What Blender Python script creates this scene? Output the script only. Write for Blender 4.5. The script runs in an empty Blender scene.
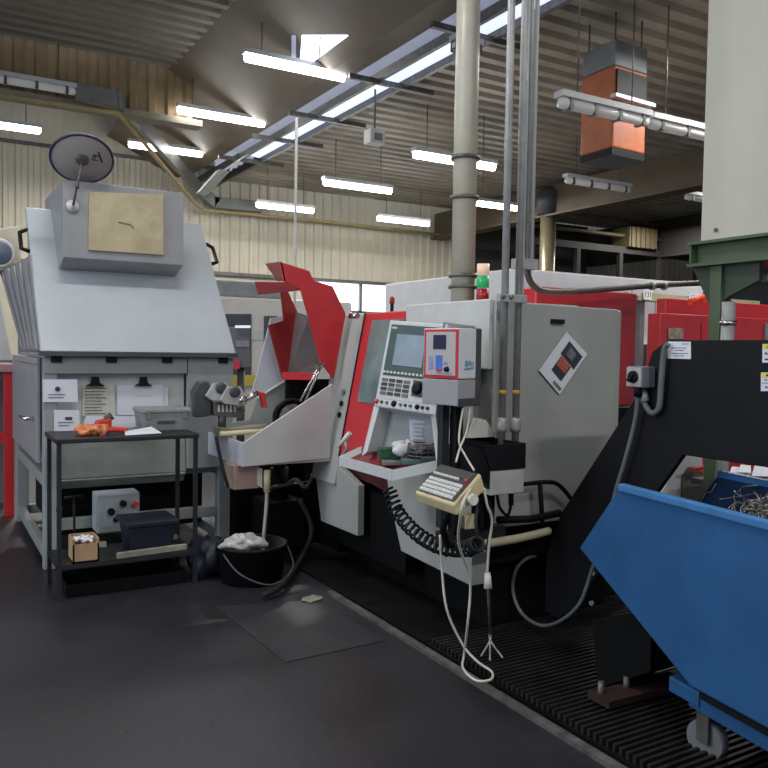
import bpy, bmesh, math, random
from mathutils import Vector, Matrix
random.seed(7)
V = Vector
SC = bpy.context.scene
COL = SC.collection

# ------------------------------------------------------------------ camera
H = 1.55
FPX = 795.3
YAW, PITCH, ROLL = 0.52847, -0.043917, 0.016175
cy_, sy_ = math.cos(YAW), math.sin(YAW)
F = V((sy_*math.cos(PITCH), cy_*math.cos(PITCH), math.sin(PITCH)))
r_ = V((cy_, -sy_, 0)); u_ = r_.cross(F)
R = r_*math.cos(ROLL) + u_*math.sin(ROLL)
U = u_*math.cos(ROLL) - r_*math.sin(ROLL)
cam = bpy.data.cameras.new('camera'); co = bpy.data.objects.new('camera', cam); COL.objects.link(co)
cam.sensor_width = 36; cam.lens = 36*FPX/768; cam.clip_start = .05; cam.clip_end = 200
M = Matrix.Identity(4)
for i in range(3):
    M[i][0], M[i][1], M[i][2] = R[i], U[i], -F[i]
M[2][3] = H
co.matrix_world = M
SC.camera = co

def P(x, y, X=None, Y=None, Z=None, d=None):
    """measured point: where the sight line through (x, y) meets a world plane"""
    r = F + R*((x-384)/FPX) + U*((384-y)/FPX)
    t = X/r.x if X is not None else Y/r.y if Y is not None else (Z-H)/r.z if Z is not None else d
    return V((t*r.x, t*r.y, H+t*r.z))

# ------------------------------------------------------------------ materials
def lin(c):
    return tuple((v/255/12.92 if v/255 <= .04045 else ((v/255+.055)/1.055)**2.4) for v in c)
MATS = {}
def mat(name, rgb, rough=.5, metal=0, dirt=.18, scale=5, bump=0, spec=.4, emit=0, bscale=None):
    if name in MATS: return MATS[name]
    m = bpy.data.materials.new(name); m.use_nodes = True
    nt = m.node_tree; N = nt.nodes; L = nt.links
    b = N['Principled BSDF']
    c = lin(rgb)
    b.inputs['Roughness'].default_value = rough
    b.inputs['Metallic'].default_value = metal
    b.inputs['Specular IOR Level'].default_value = spec
    b.inputs['Base Color'].default_value = (*c, 1)
    if emit:
        b.inputs['Emission Color'].default_value = (*c, 1)
        b.inputs['Emission Strength'].default_value = emit
    if dirt:
        tc = N.new('ShaderNodeTexCoord')
        n1 = N.new('ShaderNodeTexNoise'); n1.inputs['Scale'].default_value = scale; n1.inputs['Detail'].default_value = 6
        n1.inputs['Roughness'].default_value = .65
        cr = N.new('ShaderNodeValToRGB')
        cr.color_ramp.elements[0].position = .3; cr.color_ramp.elements[1].position = .72
        cr.color_ramp.elements[0].color = (*[v*(1-dirt*1.6) for v in c], 1)
        cr.color_ramp.elements[1].color = (*[min(1, v*(1+dirt*.5)) for v in c], 1)
        L.new(tc.outputs['Object'], n1.inputs['Vector']); L.new(n1.outputs['Fac'], cr.inputs['Fac'])
        L.new(cr.outputs['Color'], b.inputs['Base Color'])
        if bump:
            n2 = N.new('ShaderNodeTexNoise'); n2.inputs['Scale'].default_value = bscale or scale*6; n2.inputs['Detail'].default_value = 3
            bp = N.new('ShaderNodeBump'); bp.inputs['Strength'].default_value = bump; bp.inputs['Distance'].default_value = .01
            L.new(tc.outputs['Object'], n2.inputs['Vector']); L.new(n2.outputs['Fac'], bp.inputs['Height'])
            L.new(bp.outputs['Normal'], b.inputs['Normal'])
    MATS[name] = m
    return m

GREY = mat('machine grey paint', (158, 160, 156), .42, dirt=.10, scale=2)
GREY2 = mat('feeder grey paint', (140, 146, 146), .45, dirt=.10, scale=2)
HOOD = mat('hood blue grey paint', (170, 177, 184), .4, dirt=.08, scale=2)
HOUS = mat('housing grey paint', (142, 142, 146), .45, dirt=.08)
LGREY = mat('light grey paint', (192, 194, 194), .4, dirt=.08)
LAV = mat('pale grey sheet', (176, 180, 192), .4, dirt=.06)
PALE = mat('pale handle plastic', (205, 203, 194), .4, dirt=.1)
DGREY = mat('dark grey plastic', (66, 68, 70), .5)
MGREY = mat('mid grey plastic', (112, 114, 116), .5)
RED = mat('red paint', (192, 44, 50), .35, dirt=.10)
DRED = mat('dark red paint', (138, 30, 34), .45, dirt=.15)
BLACK = mat('black paint', (13, 13, 16), .6, dirt=.25, spec=.2)
BLACK2 = mat('deep black', (9, 9, 11), .65, dirt=.3, spec=.15)  # near-black for machine parts and for the added dark boxes
STEELB = mat('black tube steel', (34, 34, 38), .45, dirt=.2)
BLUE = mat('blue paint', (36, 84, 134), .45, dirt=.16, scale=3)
BLUED = mat('blue paint shaded side', (24, 50, 88), .5, dirt=.2, scale=3)  # darker copy of the blue, interior shade put into the colour
GREEN = mat('green girder paint', (80, 96, 72), .5, dirt=.12)
BEIGE = mat('beige filter housing', (196, 194, 180), .45, dirt=.06, scale=1.2)
CREAM = mat('cream plastic', (206, 196, 160), .5, dirt=.12)
CREAMD = mat('cream keyboard case', (196, 180, 138), .5, dirt=.15)
WHITE = mat('white enclosure paint', (242, 243, 248), .4, dirt=.05)
PAPER = mat('paper', (214, 216, 226), .8, dirt=.04, scale=12)
PAPERY = mat('yellowed paper', (200, 202, 190), .8, dirt=.12, scale=14)
INK = mat('print ink', (52, 54, 60), .7, dirt=.3, scale=60)
INKR = mat('red print', (196, 88, 76), .7, dirt=.3, scale=60)
INKM = mat('grey print', (120, 122, 124), .7, dirt=.5, scale=50)
CHROME = mat('polished steel', (190, 190, 188), .25, 1, dirt=.15)
STEEL = mat('galvanised steel', (172, 172, 172), .4, .35, dirt=.2, scale=10)
STEELD = mat('dull steel', (104, 102, 98), .45, .4, dirt=.3, scale=12)
DUCT = mat('ivory duct paint', (190, 186, 170), .35, dirt=.12, scale=4)
GLASS = mat('tinted door glass', (112, 132, 132), .12, dirt=.35, scale=2, spec=.8)
SCREEN = mat('crt glass', (128, 142, 156), .2, dirt=.15, scale=6, emit=.10)
TEAL = mat('console teal panel', (62, 82, 82), .45, dirt=.1)
LCD = mat('lcd glass', (44, 40, 66), .2, dirt=.1)
KBLUE = mat('blue keypad', (72, 116, 208), .4, dirt=.2, scale=40)
LOGO = mat('teal logo ink', (62, 146, 172), .5, dirt=0)
YELP = mat('yellowed acrylic', (180, 167, 132), .35, dirt=.16, scale=7)
CARD = mat('cardboard', (178, 146, 110), .8, dirt=.15)
ORANGE = mat('orange rubber', (222, 132, 84), .6, dirt=.5, scale=25)
REDT = mat('red tool grips', (206, 48, 44), .45)
PLANK = mat('pale planed wood', (150, 146, 132), .7, dirt=.3, scale=9)
RUBBER = mat('black rubber', (24, 24, 26), .7)
NAVY = mat('navy plastic', (24, 28, 44), .5)
HOSE = mat('grey hose', (92, 97, 103), .5)
WIRE = mat('white cable', (196, 192, 178), .5)
HEAT = mat('orange heater paint', (176, 92, 48), .5, dirt=.2)
HEATD = mat('orange heater shaded', (140, 74, 42), .5, dirt=.2)
HOODG = mat('grey heater hood', (116, 120, 120), .5)
YEL = mat('warning yellow', (228, 208, 60), .5)
LIT = mat('lit tube', (255, 255, 255), .4, dirt=0, emit=16)
UNLIT = mat('unlit tube cover', (196, 196, 192), .25, dirt=.08, emit=.12)  # tubes are off, a faint glow is put into the cover
PANE = mat('bright daylight pane', (226, 236, 255), .3, dirt=0, emit=3.2)
PANE2 = mat('milky skylight pane', (176, 184, 208), .3, dirt=.1, emit=.35)
PANE3 = mat('bright skylight pane', (206, 216, 244), .3, dirt=.1, emit=1.2)
ROOF = mat('corrugated roof sheet', (160, 150, 132), .5, 0, dirt=.3, scale=.7)
SOFF = mat('brown grey roof panel', (136, 128, 112), .6, dirt=.2, scale=.6)
FASC = mat('brown corrugated fascia', (150, 126, 92), .55, dirt=.3, scale=.8)
WALLC = mat('cream corrugated wall sheet', (204, 196, 174), .5, dirt=.16, scale=.5)
WALLG = mat('grey wall panel', (128, 132, 138), .6, dirt=.12, scale=.6)
BEAMB = mat('brown girder', (96, 82, 62), .6, dirt=.25, scale=1)
BEAMD = mat('dark girder', (48, 44, 40), .7, dirt=.25, scale=1)
PIPEB = mat('brown iron pipe', (104, 92, 88), .45, .3, dirt=.25, scale=8)
GRNL = mat('green signal lens', (40, 150, 90), .25, dirt=0, emit=.35)
REDL = mat('red signal lens', (150, 30, 36), .25, dirt=0, emit=.08)
CLRL = mat('pale signal lens', (226, 190, 170), .25, dirt=0, emit=.3)
MIRB = mat('mirror back plate', (168, 160, 154), .45, dirt=.06)
MIRR = mat('mirror rim', (44, 44, 74), .4)
PINK = mat('faded pink box', (164, 138, 128), .6, dirt=.15)
MAGENTA = mat('pink label', (214, 60, 96), .5)
RUST = mat('rusty red brown', (48, 24, 20), .7, dirt=.4, scale=20)

def floor_mat():
    m = bpy.data.materials.new('worn dark floor'); m.use_nodes = True
    nt = m.node_tree; N = nt.nodes; L = nt.links; b = N['Principled BSDF']
    tc = N.new('ShaderNodeTexCoord')
    n1 = N.new('ShaderNodeTexNoise'); n1.inputs['Scale'].default_value = .9; n1.inputs['Detail'].default_value = 8
    n2 = N.new('ShaderNodeTexNoise'); n2.inputs['Scale'].default_value = 22; n2.inputs['Detail'].default_value = 5
    cr = N.new('ShaderNodeValToRGB')
    cr.color_ramp.elements[0].color = (*lin((18, 18, 22)), 1); cr.color_ramp.elements[0].position = .32
    cr.color_ramp.elements[1].color = (*lin((40, 41, 48)), 1); cr.color_ramp.elements[1].position = .75
    mx = N.new('ShaderNodeMixRGB'); mx.blend_type = 'OVERLAY'; mx.inputs[0].default_value = .25
    L.new(tc.outputs['Object'], n1.inputs['Vector']); L.new(tc.outputs['Object'], n2.inputs['Vector'])
    L.new(n1.outputs['Fac'], cr.inputs['Fac']); L.new(cr.outputs['Color'], mx.inputs[1]); L.new(n2.outputs['Fac'], mx.inputs[2])
    # pale specks of dust and chips
    v = N.new('ShaderNodeTexVoronoi'); v.inputs['Scale'].default_value = 9
    ls = N.new('ShaderNodeMath'); ls.operation = 'LESS_THAN'; ls.inputs[1].default_value = .035
    m2 = N.new('ShaderNodeMixRGB'); m2.inputs[2].default_value = (*lin((110, 108, 100)), 1)
    L.new(tc.outputs['Object'], v.inputs['Vector']); L.new(v.outputs['Distance'], ls.inputs[0])
    L.new(ls.outputs[0], m2.inputs[0]); L.new(mx.outputs[0], m2.inputs[1])
    L.new(m2.outputs[0], b.inputs['Base Color'])
    rr = N.new('ShaderNodeMapRange'); rr.inputs[3].default_value = .32; rr.inputs[4].default_value = .6
    L.new(n1.outputs['Fac'], rr.inputs[0]); L.new(rr.outputs[0], b.inputs['Roughness'])
    bp = N.new('ShaderNodeBump'); bp.inputs['Strength'].default_value = .15; bp.inputs['Distance'].default_value = .01
    L.new(n2.outputs['Fac'], bp.inputs['Height']); L.new(bp.outputs['Normal'], b.inputs['Normal'])
    return m
FLOOR = floor_mat()

# ------------------------------------------------------------------ mesh builder
class MB:
    def __init__(s): s.bm = bmesh.new(); s.mi = 0
    def _f(s, vs, smooth=False):
        try:
            f = s.bm.faces.new(vs); f.material_index = s.mi; f.smooth = smooth; return f
        except ValueError: return None
    def hexa(s, p):                       # 8 points: bottom ring 4, top ring 4
        v = [s.bm.verts.new(q) for q in p]
        for idx in ((3,2,1,0),(4,5,6,7),(0,1,5,4),(1,2,6,5),(2,3,7,6),(3,0,4,7)): s._f([v[i] for i in idx])
        return s
    def box(s, x0, y0, z0, x1, y1, z1):
        return s.hexa([(x0,y0,z0),(x1,y0,z0),(x1,y1,z0),(x0,y1,z0),(x0,y0,z1),(x1,y0,z1),(x1,y1,z1),(x0,y1,z1)])
    def obox(s, c, ax, ay, az):           # centre + three half-axis vectors
        c, ax, ay, az = V(c), V(ax), V(ay), V(az)
        return s.hexa([c-ax-ay-az, c+ax-ay-az, c+ax+ay-az, c-ax+ay-az, c-ax-ay+az, c+ax-ay+az, c+ax+ay+az, c-ax+ay+az])
    def slab(s, pts, off):
        off = V(off); n = len(pts)
        a = [s.bm.verts.new(p) for p in pts]; b = [s.bm.verts.new(V(p)+off) for p in pts]
        s._f(a); s._f(b[::-1])
        for i in range(n): s._f([a[i], b[i], b[(i+1) % n], a[(i+1) % n]])
        return s
    def profile(s, prof, x0, x1):         # (y,z) outline swept along x
        return s.slab([(x0, y, z) for y, z in prof], (x1-x0, 0, 0))
    def profy(s, prof, y0, y1):           # (x,z) outline swept along y
        return s.slab([(x, y0, z) for x, z in prof], (0, y1-y0, 0))
    def tube(s, pts, r, n=10, caps=True, radii=None):
        pts = [V(p) for p in pts]; rings = []
        up = None
        for i, p in enumerate(pts):
            t = (pts[min(i+1, len(pts)-1)] - pts[max(i-1, 0)]).normalized()
            if up is None:
                up = t.orthogonal().normalized()
            up = (up - t*up.dot(t))
            up = up.normalized() if up.length > 1e-6 else t.orthogonal().normalized()
            w = t.cross(up); rr = radii[i] if radii else r
            rings.append([s.bm.verts.new(p + (up*math.cos(a)+w*math.sin(a))*rr) for a in [2*math.pi*k/n for k in range(n)]])
        for a, b in zip(rings, rings[1:]):
            for k in range(n): s._f([a[k], a[(k+1) % n], b[(k+1) % n], b[k]], True)
        if caps: s._f(rings[0][::-1]); s._f(rings[-1])
        return s
    def cyl(s, a, b, r, n=16, r2=None): return s.tube([a, b], r, n, radii=[r, r if r2 is None else r2])
    def lathe(s, c, axis, prof, n=28):    # prof: (radius, height along axis)
        c = V(c); t = V(axis).normalized(); up = t.orthogonal().normalized(); w = t.cross(up); rings = []
        for r, h in prof:
            rings.append([s.bm.verts.new(c+t*h+(up*math.cos(a)+w*math.sin(a))*max(r, 1e-4)) for a in [2*math.pi*k/n for k in range(n)]])
        for a, b in zip(rings, rings[1:]):
            for k in range(n): s._f([a[k], a[(k+1) % n], b[(k+1) % n], b[k]], True)
        s._f(rings[0][::-1]); s._f(rings[-1])
        return s
    def blob(s, c, rx, ry, rz, seed=0, amp=.15, n=12):
        rnd = random.Random(seed); c = V(c); rings = []
        ph = [rnd.random()*6.28 for _ in range(6)]
        for i in range(n+1):
            th = math.pi*i/n; ring = []
            for k in range(2*n):
                a = math.pi*k/n
                d = 1+amp*(math.sin(3*a+ph[0])*math.sin(2*th+ph[1])+.6*math.sin(5*a+ph[2])*math.sin(4*th+ph[3]))
                ring.append(s.bm.verts.new(c+V((rx*d*math.sin(th)*math.cos(a), ry*d*math.sin(th)*math.sin(a), rz*d*math.cos(th)))))
            rings.append(ring)
        for a, b in zip(rings, rings[1:]):
            for k in range(2*n): s._f([a[k], b[k], b[(k+1) % (2*n)], a[(k+1) % (2*n)]], True)
        return s
    def bounds(s):
        xs = [v.co for v in s.bm.verts]
        return [min(c[i] for c in xs) for i in range(3)], [max(c[i] for c in xs) for i in range(3)]
    def build(s, name, m, parent=None, origin=None, bev=0):
        bmesh.ops.remove_doubles(s.bm, verts=s.bm.verts, dist=1e-5)
        bmesh.ops.recalc_face_normals(s.bm, faces=s.bm.faces)
        if parent is not None: origin = parent['_o']
        elif origin is None:
            lo, hi = s.bounds(); origin = ((lo[0]+hi[0])/2, (lo[1]+hi[1])/2, lo[2])
        origin = V(origin)
        for v in s.bm.verts: v.co -= origin
        me = bpy.data.meshes.new(name); s.bm.to_mesh(me); s.bm.free()
        for q in (m if isinstance(m, (list, tuple)) else [m]): me.materials.append(q)
        o = bpy.data.objects.new(name, me); COL.objects.link(o)
        if parent is not None: o.parent = parent; ORG[o.name] = V(origin)
        else: o.location = origin; ORG[o.name] = V(origin)
        if bev:
            bv = o.modifiers.new('bevel', 'BEVEL'); bv.width = bev; bv.segments = 2; bv.limit_method = 'ANGLE'; bv.angle_limit = .6
        return o
ORG = {}
_build = MB.build
def build(s, name, m, parent=None, origin=None, bev=0, label=None):
    if parent is not None:
        class D(dict): pass
        par = parent; org = ORG[par.name]
        s2 = s
        bmesh.ops.remove_doubles(s2.bm, verts=s2.bm.verts, dist=1e-5)
        bmesh.ops.recalc_face_normals(s2.bm, faces=s2.bm.faces)
        for v in s2.bm.verts: v.co -= org
        me = bpy.data.meshes.new(name); s2.bm.to_mesh(me); s2.bm.free()
        for q in (m if isinstance(m, (list, tuple)) else [m]): me.materials.append(q)
        o = bpy.data.objects.new(name, me); COL.objects.link(o); o.parent = par; ORG[o.name] = org
        if bev:
            bv = o.modifiers.new('bevel', 'BEVEL'); bv.width = bev; bv.segments = 2; bv.limit_method = 'ANGLE'; bv.angle_limit = .6
    else:
        o = _build(s, name, m, None, origin, bev)
    if label: o['label'] = label
    return o
MB.build = build

def tag(o, label, cat, group=None, kind=None):
    o['label'] = label; o['category'] = cat
    if group: o['group'] = group
    if kind: o['kind'] = kind
    return o
def thing(name, label, cat, loc, group=None):
    o = bpy.data.objects.new(name, None); COL.objects.link(o); o.location = V(loc); o.empty_display_size = .1
    ORG[o.name] = V(loc)
    return tag(o, label, cat, group)
def struct(name, mb, m, parent=None):
    o = mb.build(name, m, parent)
    if parent is None: o['kind'] = 'structure'
    return o
def smooth_path(pts, k=6):
    pts = [V(p) for p in pts]; out = []
    for i in range(len(pts)-1):
        p0, p1, p2, p3 = pts[max(i-1, 0)], pts[i], pts[i+1], pts[min(i+2, len(pts)-1)]
        for j in range(k):
            t = j/k
            out.append(.5*((2*p1)+(p2-p0)*t+(2*p0-5*p1+4*p2-p3)*t*t+(3*p1-p0-3*p2+p3)*t**3))
    return out+[pts[-1]]
def text_mesh(txt, size, origin, xdir, ydir, m, name, parent):
    cu = bpy.data.curves.new(name, 'FONT'); cu.body = txt; cu.size = size; cu.extrude = .0006; cu.align_x = 'CENTER'; cu.align_y = 'CENTER'
    t = bpy.data.objects.new(name, cu); COL.objects.link(t)
    dg = bpy.context.evaluated_depsgraph_get(); me = bpy.data.meshes.new_from_object(t.evaluated_get(dg))
    bpy.data.objects.remove(t)
    x, y = V(xdir).normalized(), V(ydir).normalized(); z = x.cross(y)
    org = ORG[parent.name]
    for v in me.vertices:
        c = v.co.copy(); v.co = V(origin)+x*c.x+y*c.y+z*c.z-org
    me.materials.clear(); me.materials.append(m)
    o = bpy.data.objects.new(name, me); COL.objects.link(o); o.parent = parent; ORG[o.name] = org
    return o

# ================================================================== SETTING
mb = MB(); mb.slab([(-8,-5,0),(26,-5,0),(26,19,0),(-8,19,0)], (0,0,-.1)); struct('floor', mb, FLOOR)
def corr(fix, a0, a1, b0, b1, per, amp, axis):
    """corrugated sheet: profile along a, swept along b"""
    mb = MB(); n = int((a1-a0)/per); prev = None
    prof = [(0,0),(.22,0),(.34,1),(.66,1),(.78,0)]
    for i in range(n):
        for u, h in prof:
            a = a0+(i+u)*per
            v = [mb.bm.verts.new(axis(a, b, h*amp)) for b in (b0, b1)]
            if prev: mb._f([prev[0], v[0], v[1], prev[1]])
            prev = v
    return mb
YW = 18.0
# back wall: corrugated upper sheet, plain lower wall with a window band
struct('wall_back', corr(None, -7, 26, 3.27, 5.62, .24, -.05, lambda a, b, h: (a, YW+h, b)), WALLC)
mb = MB(); mb.box(-7, YW+.02, 0, 8.3, YW+.2, 3.3); mb.box(11.3, YW+.02, 0, 26, YW+.2, 3.3); mb.box(8.3, YW+.02, 0, 11.3, YW+.2, 2.5)
mb.build('trim_1', WALLC)['kind'] = 'structure'
mb = MB(); mb.box(-7, YW-.1, 3.2, 26, YW+.0, 3.28); mb.build('trim_2', STEELD)['kind'] = 'structure'
# window band under the corrugated sheet
w = MB(); w.box(8.3, YW+.1, 2.5, 11.3, YW+.12, 3.2); wo = w.build('window_1', PANE); wo['kind'] = 'structure'
fr = MB()
for x in (8.3, 9.75, 11.24): fr.box(x, YW-.02, 2.5, x+.06, YW+.09, 3.2)
fr.box(8.3, YW-.02, 2.46, 11.3, YW+.09, 2.52); fr.build('window_frame', STEELD, wo)
# left bay: soffit between wall and fascia, fascia, roof above
o = corr(None, -8, 6.2, 5.66, 7.3, .5, -.02, lambda a, b, h: (a, YW-.06+h, b)).build('trim_12', WALLC); o['kind'] = 'structure'
mb = MB(); mb.box(-8, YW-.16, 5.6, 6.2, YW-.06, 5.66); o = mb.build('trim_13', STEELD); o['kind'] = 'structure'
mb = MB(); mb.box(-8, 13.3, 7.3, 6.2, 18.2, 7.4); struct('ceiling_rear', mb, SOFF)
mb = MB(); mb.box(4.95, 13.3, 5.4, 5.0, 18.0, 7.3); o = mb.build('trim_14', SOFF); o['kind'] = 'structure'
o = corr(None, -8, 4.2, 5.25, 6.15, .3, -.06, lambda a, b, h: (a, 13.15+h, b)).build('trim_3', FASC); o['kind'] = 'structure'
mb = MB(); mb.box(-8, 13.0, 5.16, 4.05, 13.3, 5.26); o = mb.build('trim_4', SOFF); o['kind'] = 'structure'
struct('ceiling_left', corr(None, -5, 13.1, -8, 4.6, .3, -.06, lambda a, b, h: (b, a, 6.0+(0 if h == 0 else .05))), SOFF)
# girder along the bay and sloping gutter
mb = MB(); mb.slab([(3.5,-5,6.02),(4.9,-5,5.35),(5.22,-5,5.33),(5.22,-5,6.02)], (0,23,0)); o = mb.build('trim_5', mat('brown gutter', (120,108,92), .6, dirt=.2, scale=.6)); o['kind'] = 'structure'
# skylight strip in the right bay next to the girder
sk = MB(); sk.slab([(5.22,4.0,5.34),(5.42,4.0,5.32),(5.42,15.0,5.32),(5.22,15.0,5.34)], (0,0,.02)); so = sk.build('window_2', PANE2); so['kind'] = 'structure'
sk = MB(); sk.slab([(5.48,4.0,5.31),(5.82,4.0,5.28),(5.82,15.0,5.28),(5.48,15.0,5.31)], (0,0,.02)); s2 = sk.build('window_3', PANE3); s2['kind'] = 'structure'
fr = MB()
fr.box(5.42, 5, 5.2, 5.48, 18, 5.34); fr.box(5.84, 5, 5.2, 5.9, 18, 5.34)
for y in (7.6, 9.6, 11.6, 13.2, 15.0): fr.box(5.0, y, 5.17, 6.35, y+.06, 5.24)
o = fr.build('trim_6', STEELD); o['kind'] = 'structure'
struct('ceiling_right', corr(None, -5, 18, 5.85, 26, .32, -.07, lambda a, b, h: (b, a, 5.32+(0 if h == 0 else .06))), ROOF)
# girders of the right bay
for i, (x, z0, z1, m) in enumerate(((12.0, 4.55, 5.2, BEAMB), (17.5, 4.2, 5.2, BEAMD))):
    mb = MB(); mb.box(x, -4, z0, x+.12, 18, z1); mb.box(x-.15, -4, z0-.04, x+.27, 18, z0)
    o = mb.build('trim_%d' % (7+i), m); o['kind'] = 'structure'
# right wall far off, in shade
mb = MB(); mb.box(24, -4, 0, 24.2, 18, 5.4); struct('wall_right', mb, WALLG)
mb = MB(); mb.box(13.5, 17.6, 0, 23.9, 17.75, 3.9); o = mb.build('trim_9', WALLG); o['kind'] = 'structure'
# roof window in the left bay
def ongut(x, y):
    r = F+R*((x-384)/FPX)+U*((384-y)/FPX); k = .67/1.4
    t = (6.02+3.5*k-H-.02)/(r.z+k*r.x); return V((t*r.x, t*r.y, H+t*r.z))
w = MB(); w.slab([ongut(*p) for p in ((300,62),(311,63.5),(348,36),(302,36))], (0,0,.012)); wo = w.build('window_4', PANE); wo['kind'] = 'structure'
fr = MB(); fr.slab([ongut(*p)-V((0,0,.012)) for p in ((318.5,58),(320,57),(321,36),(319.5,36))], (0,0,.008)); fr.build('window_frame', SOFF, wo)
w = MB(); w.slab([ongut(*p) for p in ((291.5,62),(296,62),(296,36),(291.5,36))], (0,0,.012)); o = w.build('trim_15', PANE2); o['kind'] = 'structure'
# kerb strip of the drip pan and pan floor
mb = MB(); mb.box(2.205, 2.0, 0, 2.245, 4.45, .02); o = mb.build('trim_10', mat('worn kerb steel', (92,90,88), .55, 0, dirt=.45, scale=14)); o['kind'] = 'structure'
mb = MB(); mb.box(2.28, 3.45, 0, 3.75, 5.6, .012); o = mb.build('trim_11', BLACK2); o['kind'] = 'structure'

# ================================================================== FEEDER WITH HOOD
FX0, FX1, FY0, FY1 = .70, 2.06, 5.80, 7.60
fd = thing('parts_feeder', 'tall grey parts feeder cabinet with sloping pale hood, standing behind the black table', 'feeder machine', (1.38, 6.6, 0))
mb = MB()
for x, y in ((.72, 5.8), (1.96, 5.83), (.72, 7.5), (1.96, 7.5)): mb.box(x, y, 0, x+.09, y+.09, 1.44)
mb.box(.725, 5.89, .56, .79, 7.5, .64); mb.box(.725, 5.89, .06, .78, 7.5, .14)
mb.box(1.97, 5.92, .56, 2.04, 7.5, .64); mb.box(1.97, 5.92, .06, 2.03, 7.5, .14)
mb.box(.81, 5.86, .25, 1.96, 5.92, .33); mb.box(.81, 7.52, .06, 1.96, 7.58, .14)
mb.build('frame', GREY2, fd, bev=.006)
mb = MB(); mb.box(.80, 5.93, .58, 1.98, 7.52, 1.44); mb.build('body', GREY2, fd)
mb = MB(); mb.box(.86, 6.15, .15, 1.93, 7.45, .575); mb.build('under_shade_box', BLACK2, fd)  # dark box added to stand in for the shade under the feeder
mb = MB(); mb.box(.72, 5.785, 1.345, 1.70, 5.84, 1.462); mb.build('top_rail', GREY2, fd, bev=.006)
mb = MB(); mb.box(1.705, 5.79, .64, 2.055, 5.84, 1.462); mb.build('right_panel', GREY2, fd, bev=.004)
mb = MB(); mb.box(.815, 5.87, .98, 1.70, 5.91, 1.34); mb.build('recessed_panel', LGREY, fd)
mb = MB(); mb.profile([(5.83,.97),(5.81,.62),(5.87,.54),(5.92,.54),(5.92,.97)], .82, 1.70); mb.box(.82, 5.80, .60, 1.70, 5.83, .612)
mb.build('lower_panel', mat('olive grey panel', (136,140,132), .5, dirt=.15), fd, bev=.004)
dr = MB(); dr.box(.695, 5.93, .72, .718, 7.62, 1.45); dro = dr.build('side_door', HOUS, fd, bev=.004)
mb = MB(); mb.box(.688, 5.95, 1.40, .694, 7.6, 1.41); mb.build('door_edge', CHROME, dro)
mb = MB(); mb.cyl((.695,6.1,1.02), (.63,6.1,1.02), .014); mb.cyl((.64,6.1,1.02), (.62,6.25,1.025), .012); mb.build('handle', CHROME, dro)
# lid with rim and hinges
def lidY(z): return 5.75+(z-1.5)*.818
mb = MB(); mb.profile([(5.745,1.50),(lidY(2.585),2.585),(lidY(2.585)+.06,2.56),(5.80,1.48)], FX0, FX1)
mb.build('hood', HOOD, fd, bev=.01)
mb = MB(); mb.box(.69, 5.73, 1.468, 2.07, 5.82, 1.498); mb.build('hood_rim', DGREY, fd)
for x in (.80, 1.16, 1.55, 1.97):
    mb = MB(); mb.box(x-.035, 5.765, 1.425, x+.035, 5.785, 1.467); mb.cyl((x-.018,5.764,1.44),(x-.018,5.758,1.44),.006); mb.cyl((x+.018,5.764,1.44),(x+.018,5.758,1.44),.006)
    mb.build('hinge', BLACK, fd)
mb = MB(); mb.slab([P(x,y,X=.695) for x,y in ((0,272),(14,266),(30,255),(40,350),(22,349))], (.012,0,0))
for k in range(5): mb.slab([P(x,y,X=.692) for x,y in ((1+6*k,271-2.4*k),(3+6*k,270.5-2.4*k),(25+3.3*k,349),(23+3.3*k,349))], (-.012,0,0))
mb.build('side_cover', HOUS, fd)
mb = MB(); mb.slab([(2.03, 5.83, 1.5), (2.03, 6.6, 2.5), (2.03, 7.65, 2.2), (2.03, 7.65, 1.5)], (.02, 0, 0)); mb.box(.74, 7.6, 1.46, 2.03, 7.64, 2.18); mb.box(.74, 5.9, 1.45, 2.03, 7.6, 1.47); mb.build('rear_cover', HOUS, fd)
for x, sgn in ((.70, -1), (2.06, 1)):
    mb = MB(); q = [(x, lidY(2.22)+.02, 2.22), (x+sgn*.055, lidY(2.24)+.02, 2.24), (x+sgn*.055, lidY(2.38)+.02, 2.37), (x, lidY(2.4)+.02, 2.40)]
    mb.tube(q, .016, 8); mb.build('handle', BLACK, fd)
hb = MB(); hb.profile([(6.02,2.705),(6.02,2.16),(6.235,2.09),(lidY(2.57),2.57),(6.95,2.58),(6.95,2.705)], .878, 1.735)
hbo = hb.build('vision_housing', HOUS, fd, bev=.006)
mb = MB(); a, b, c, d = [P(x, y, Y=6.015) for x, y in ((89,192),(163,195),(163,255),(88,250))]; mb.slab([a,b,c,d], (0,-.012,0)); mb.build('acrylic_panel', YELP, hbo, label='yellowed acrylic panel')
mb = MB(); a = P(118,222,Y=6.0); mb.tube([a, a+V((.09,0,-.01)), a+V((.11,0,-.04))], .004, 6); mb.build('panel_pull', mat('dim brass', (130,112,78), .5, .3), hbo)
# valve unit below with knobs
va, vz = P(97,495,Y=5.62), P(140,530,Y=5.62); VX, VZ = va.x-.98, va.z-.62
vb = MB(); vb.box(va.x, 5.62, vz.z, vz.x, 5.80, va.z); vbo = vb.build('valve_box', mat('grey valve box', (150,158,162), .5), fd, bev=.01)
for x, z, r, m in ((1.07,.50,.03,BLACK),(1.15,.55,.028,BLACK),(1.23,.54,.024,REDT),(1.24,.46,.035,STEEL),(1.1,.44,.02,BLACK)):
    mb = MB(); mb.cyl((x+VX,5.62,z+VZ),(x+VX,5.585,z+VZ),r*.8); mb.build('knob', m, vbo)

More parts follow.
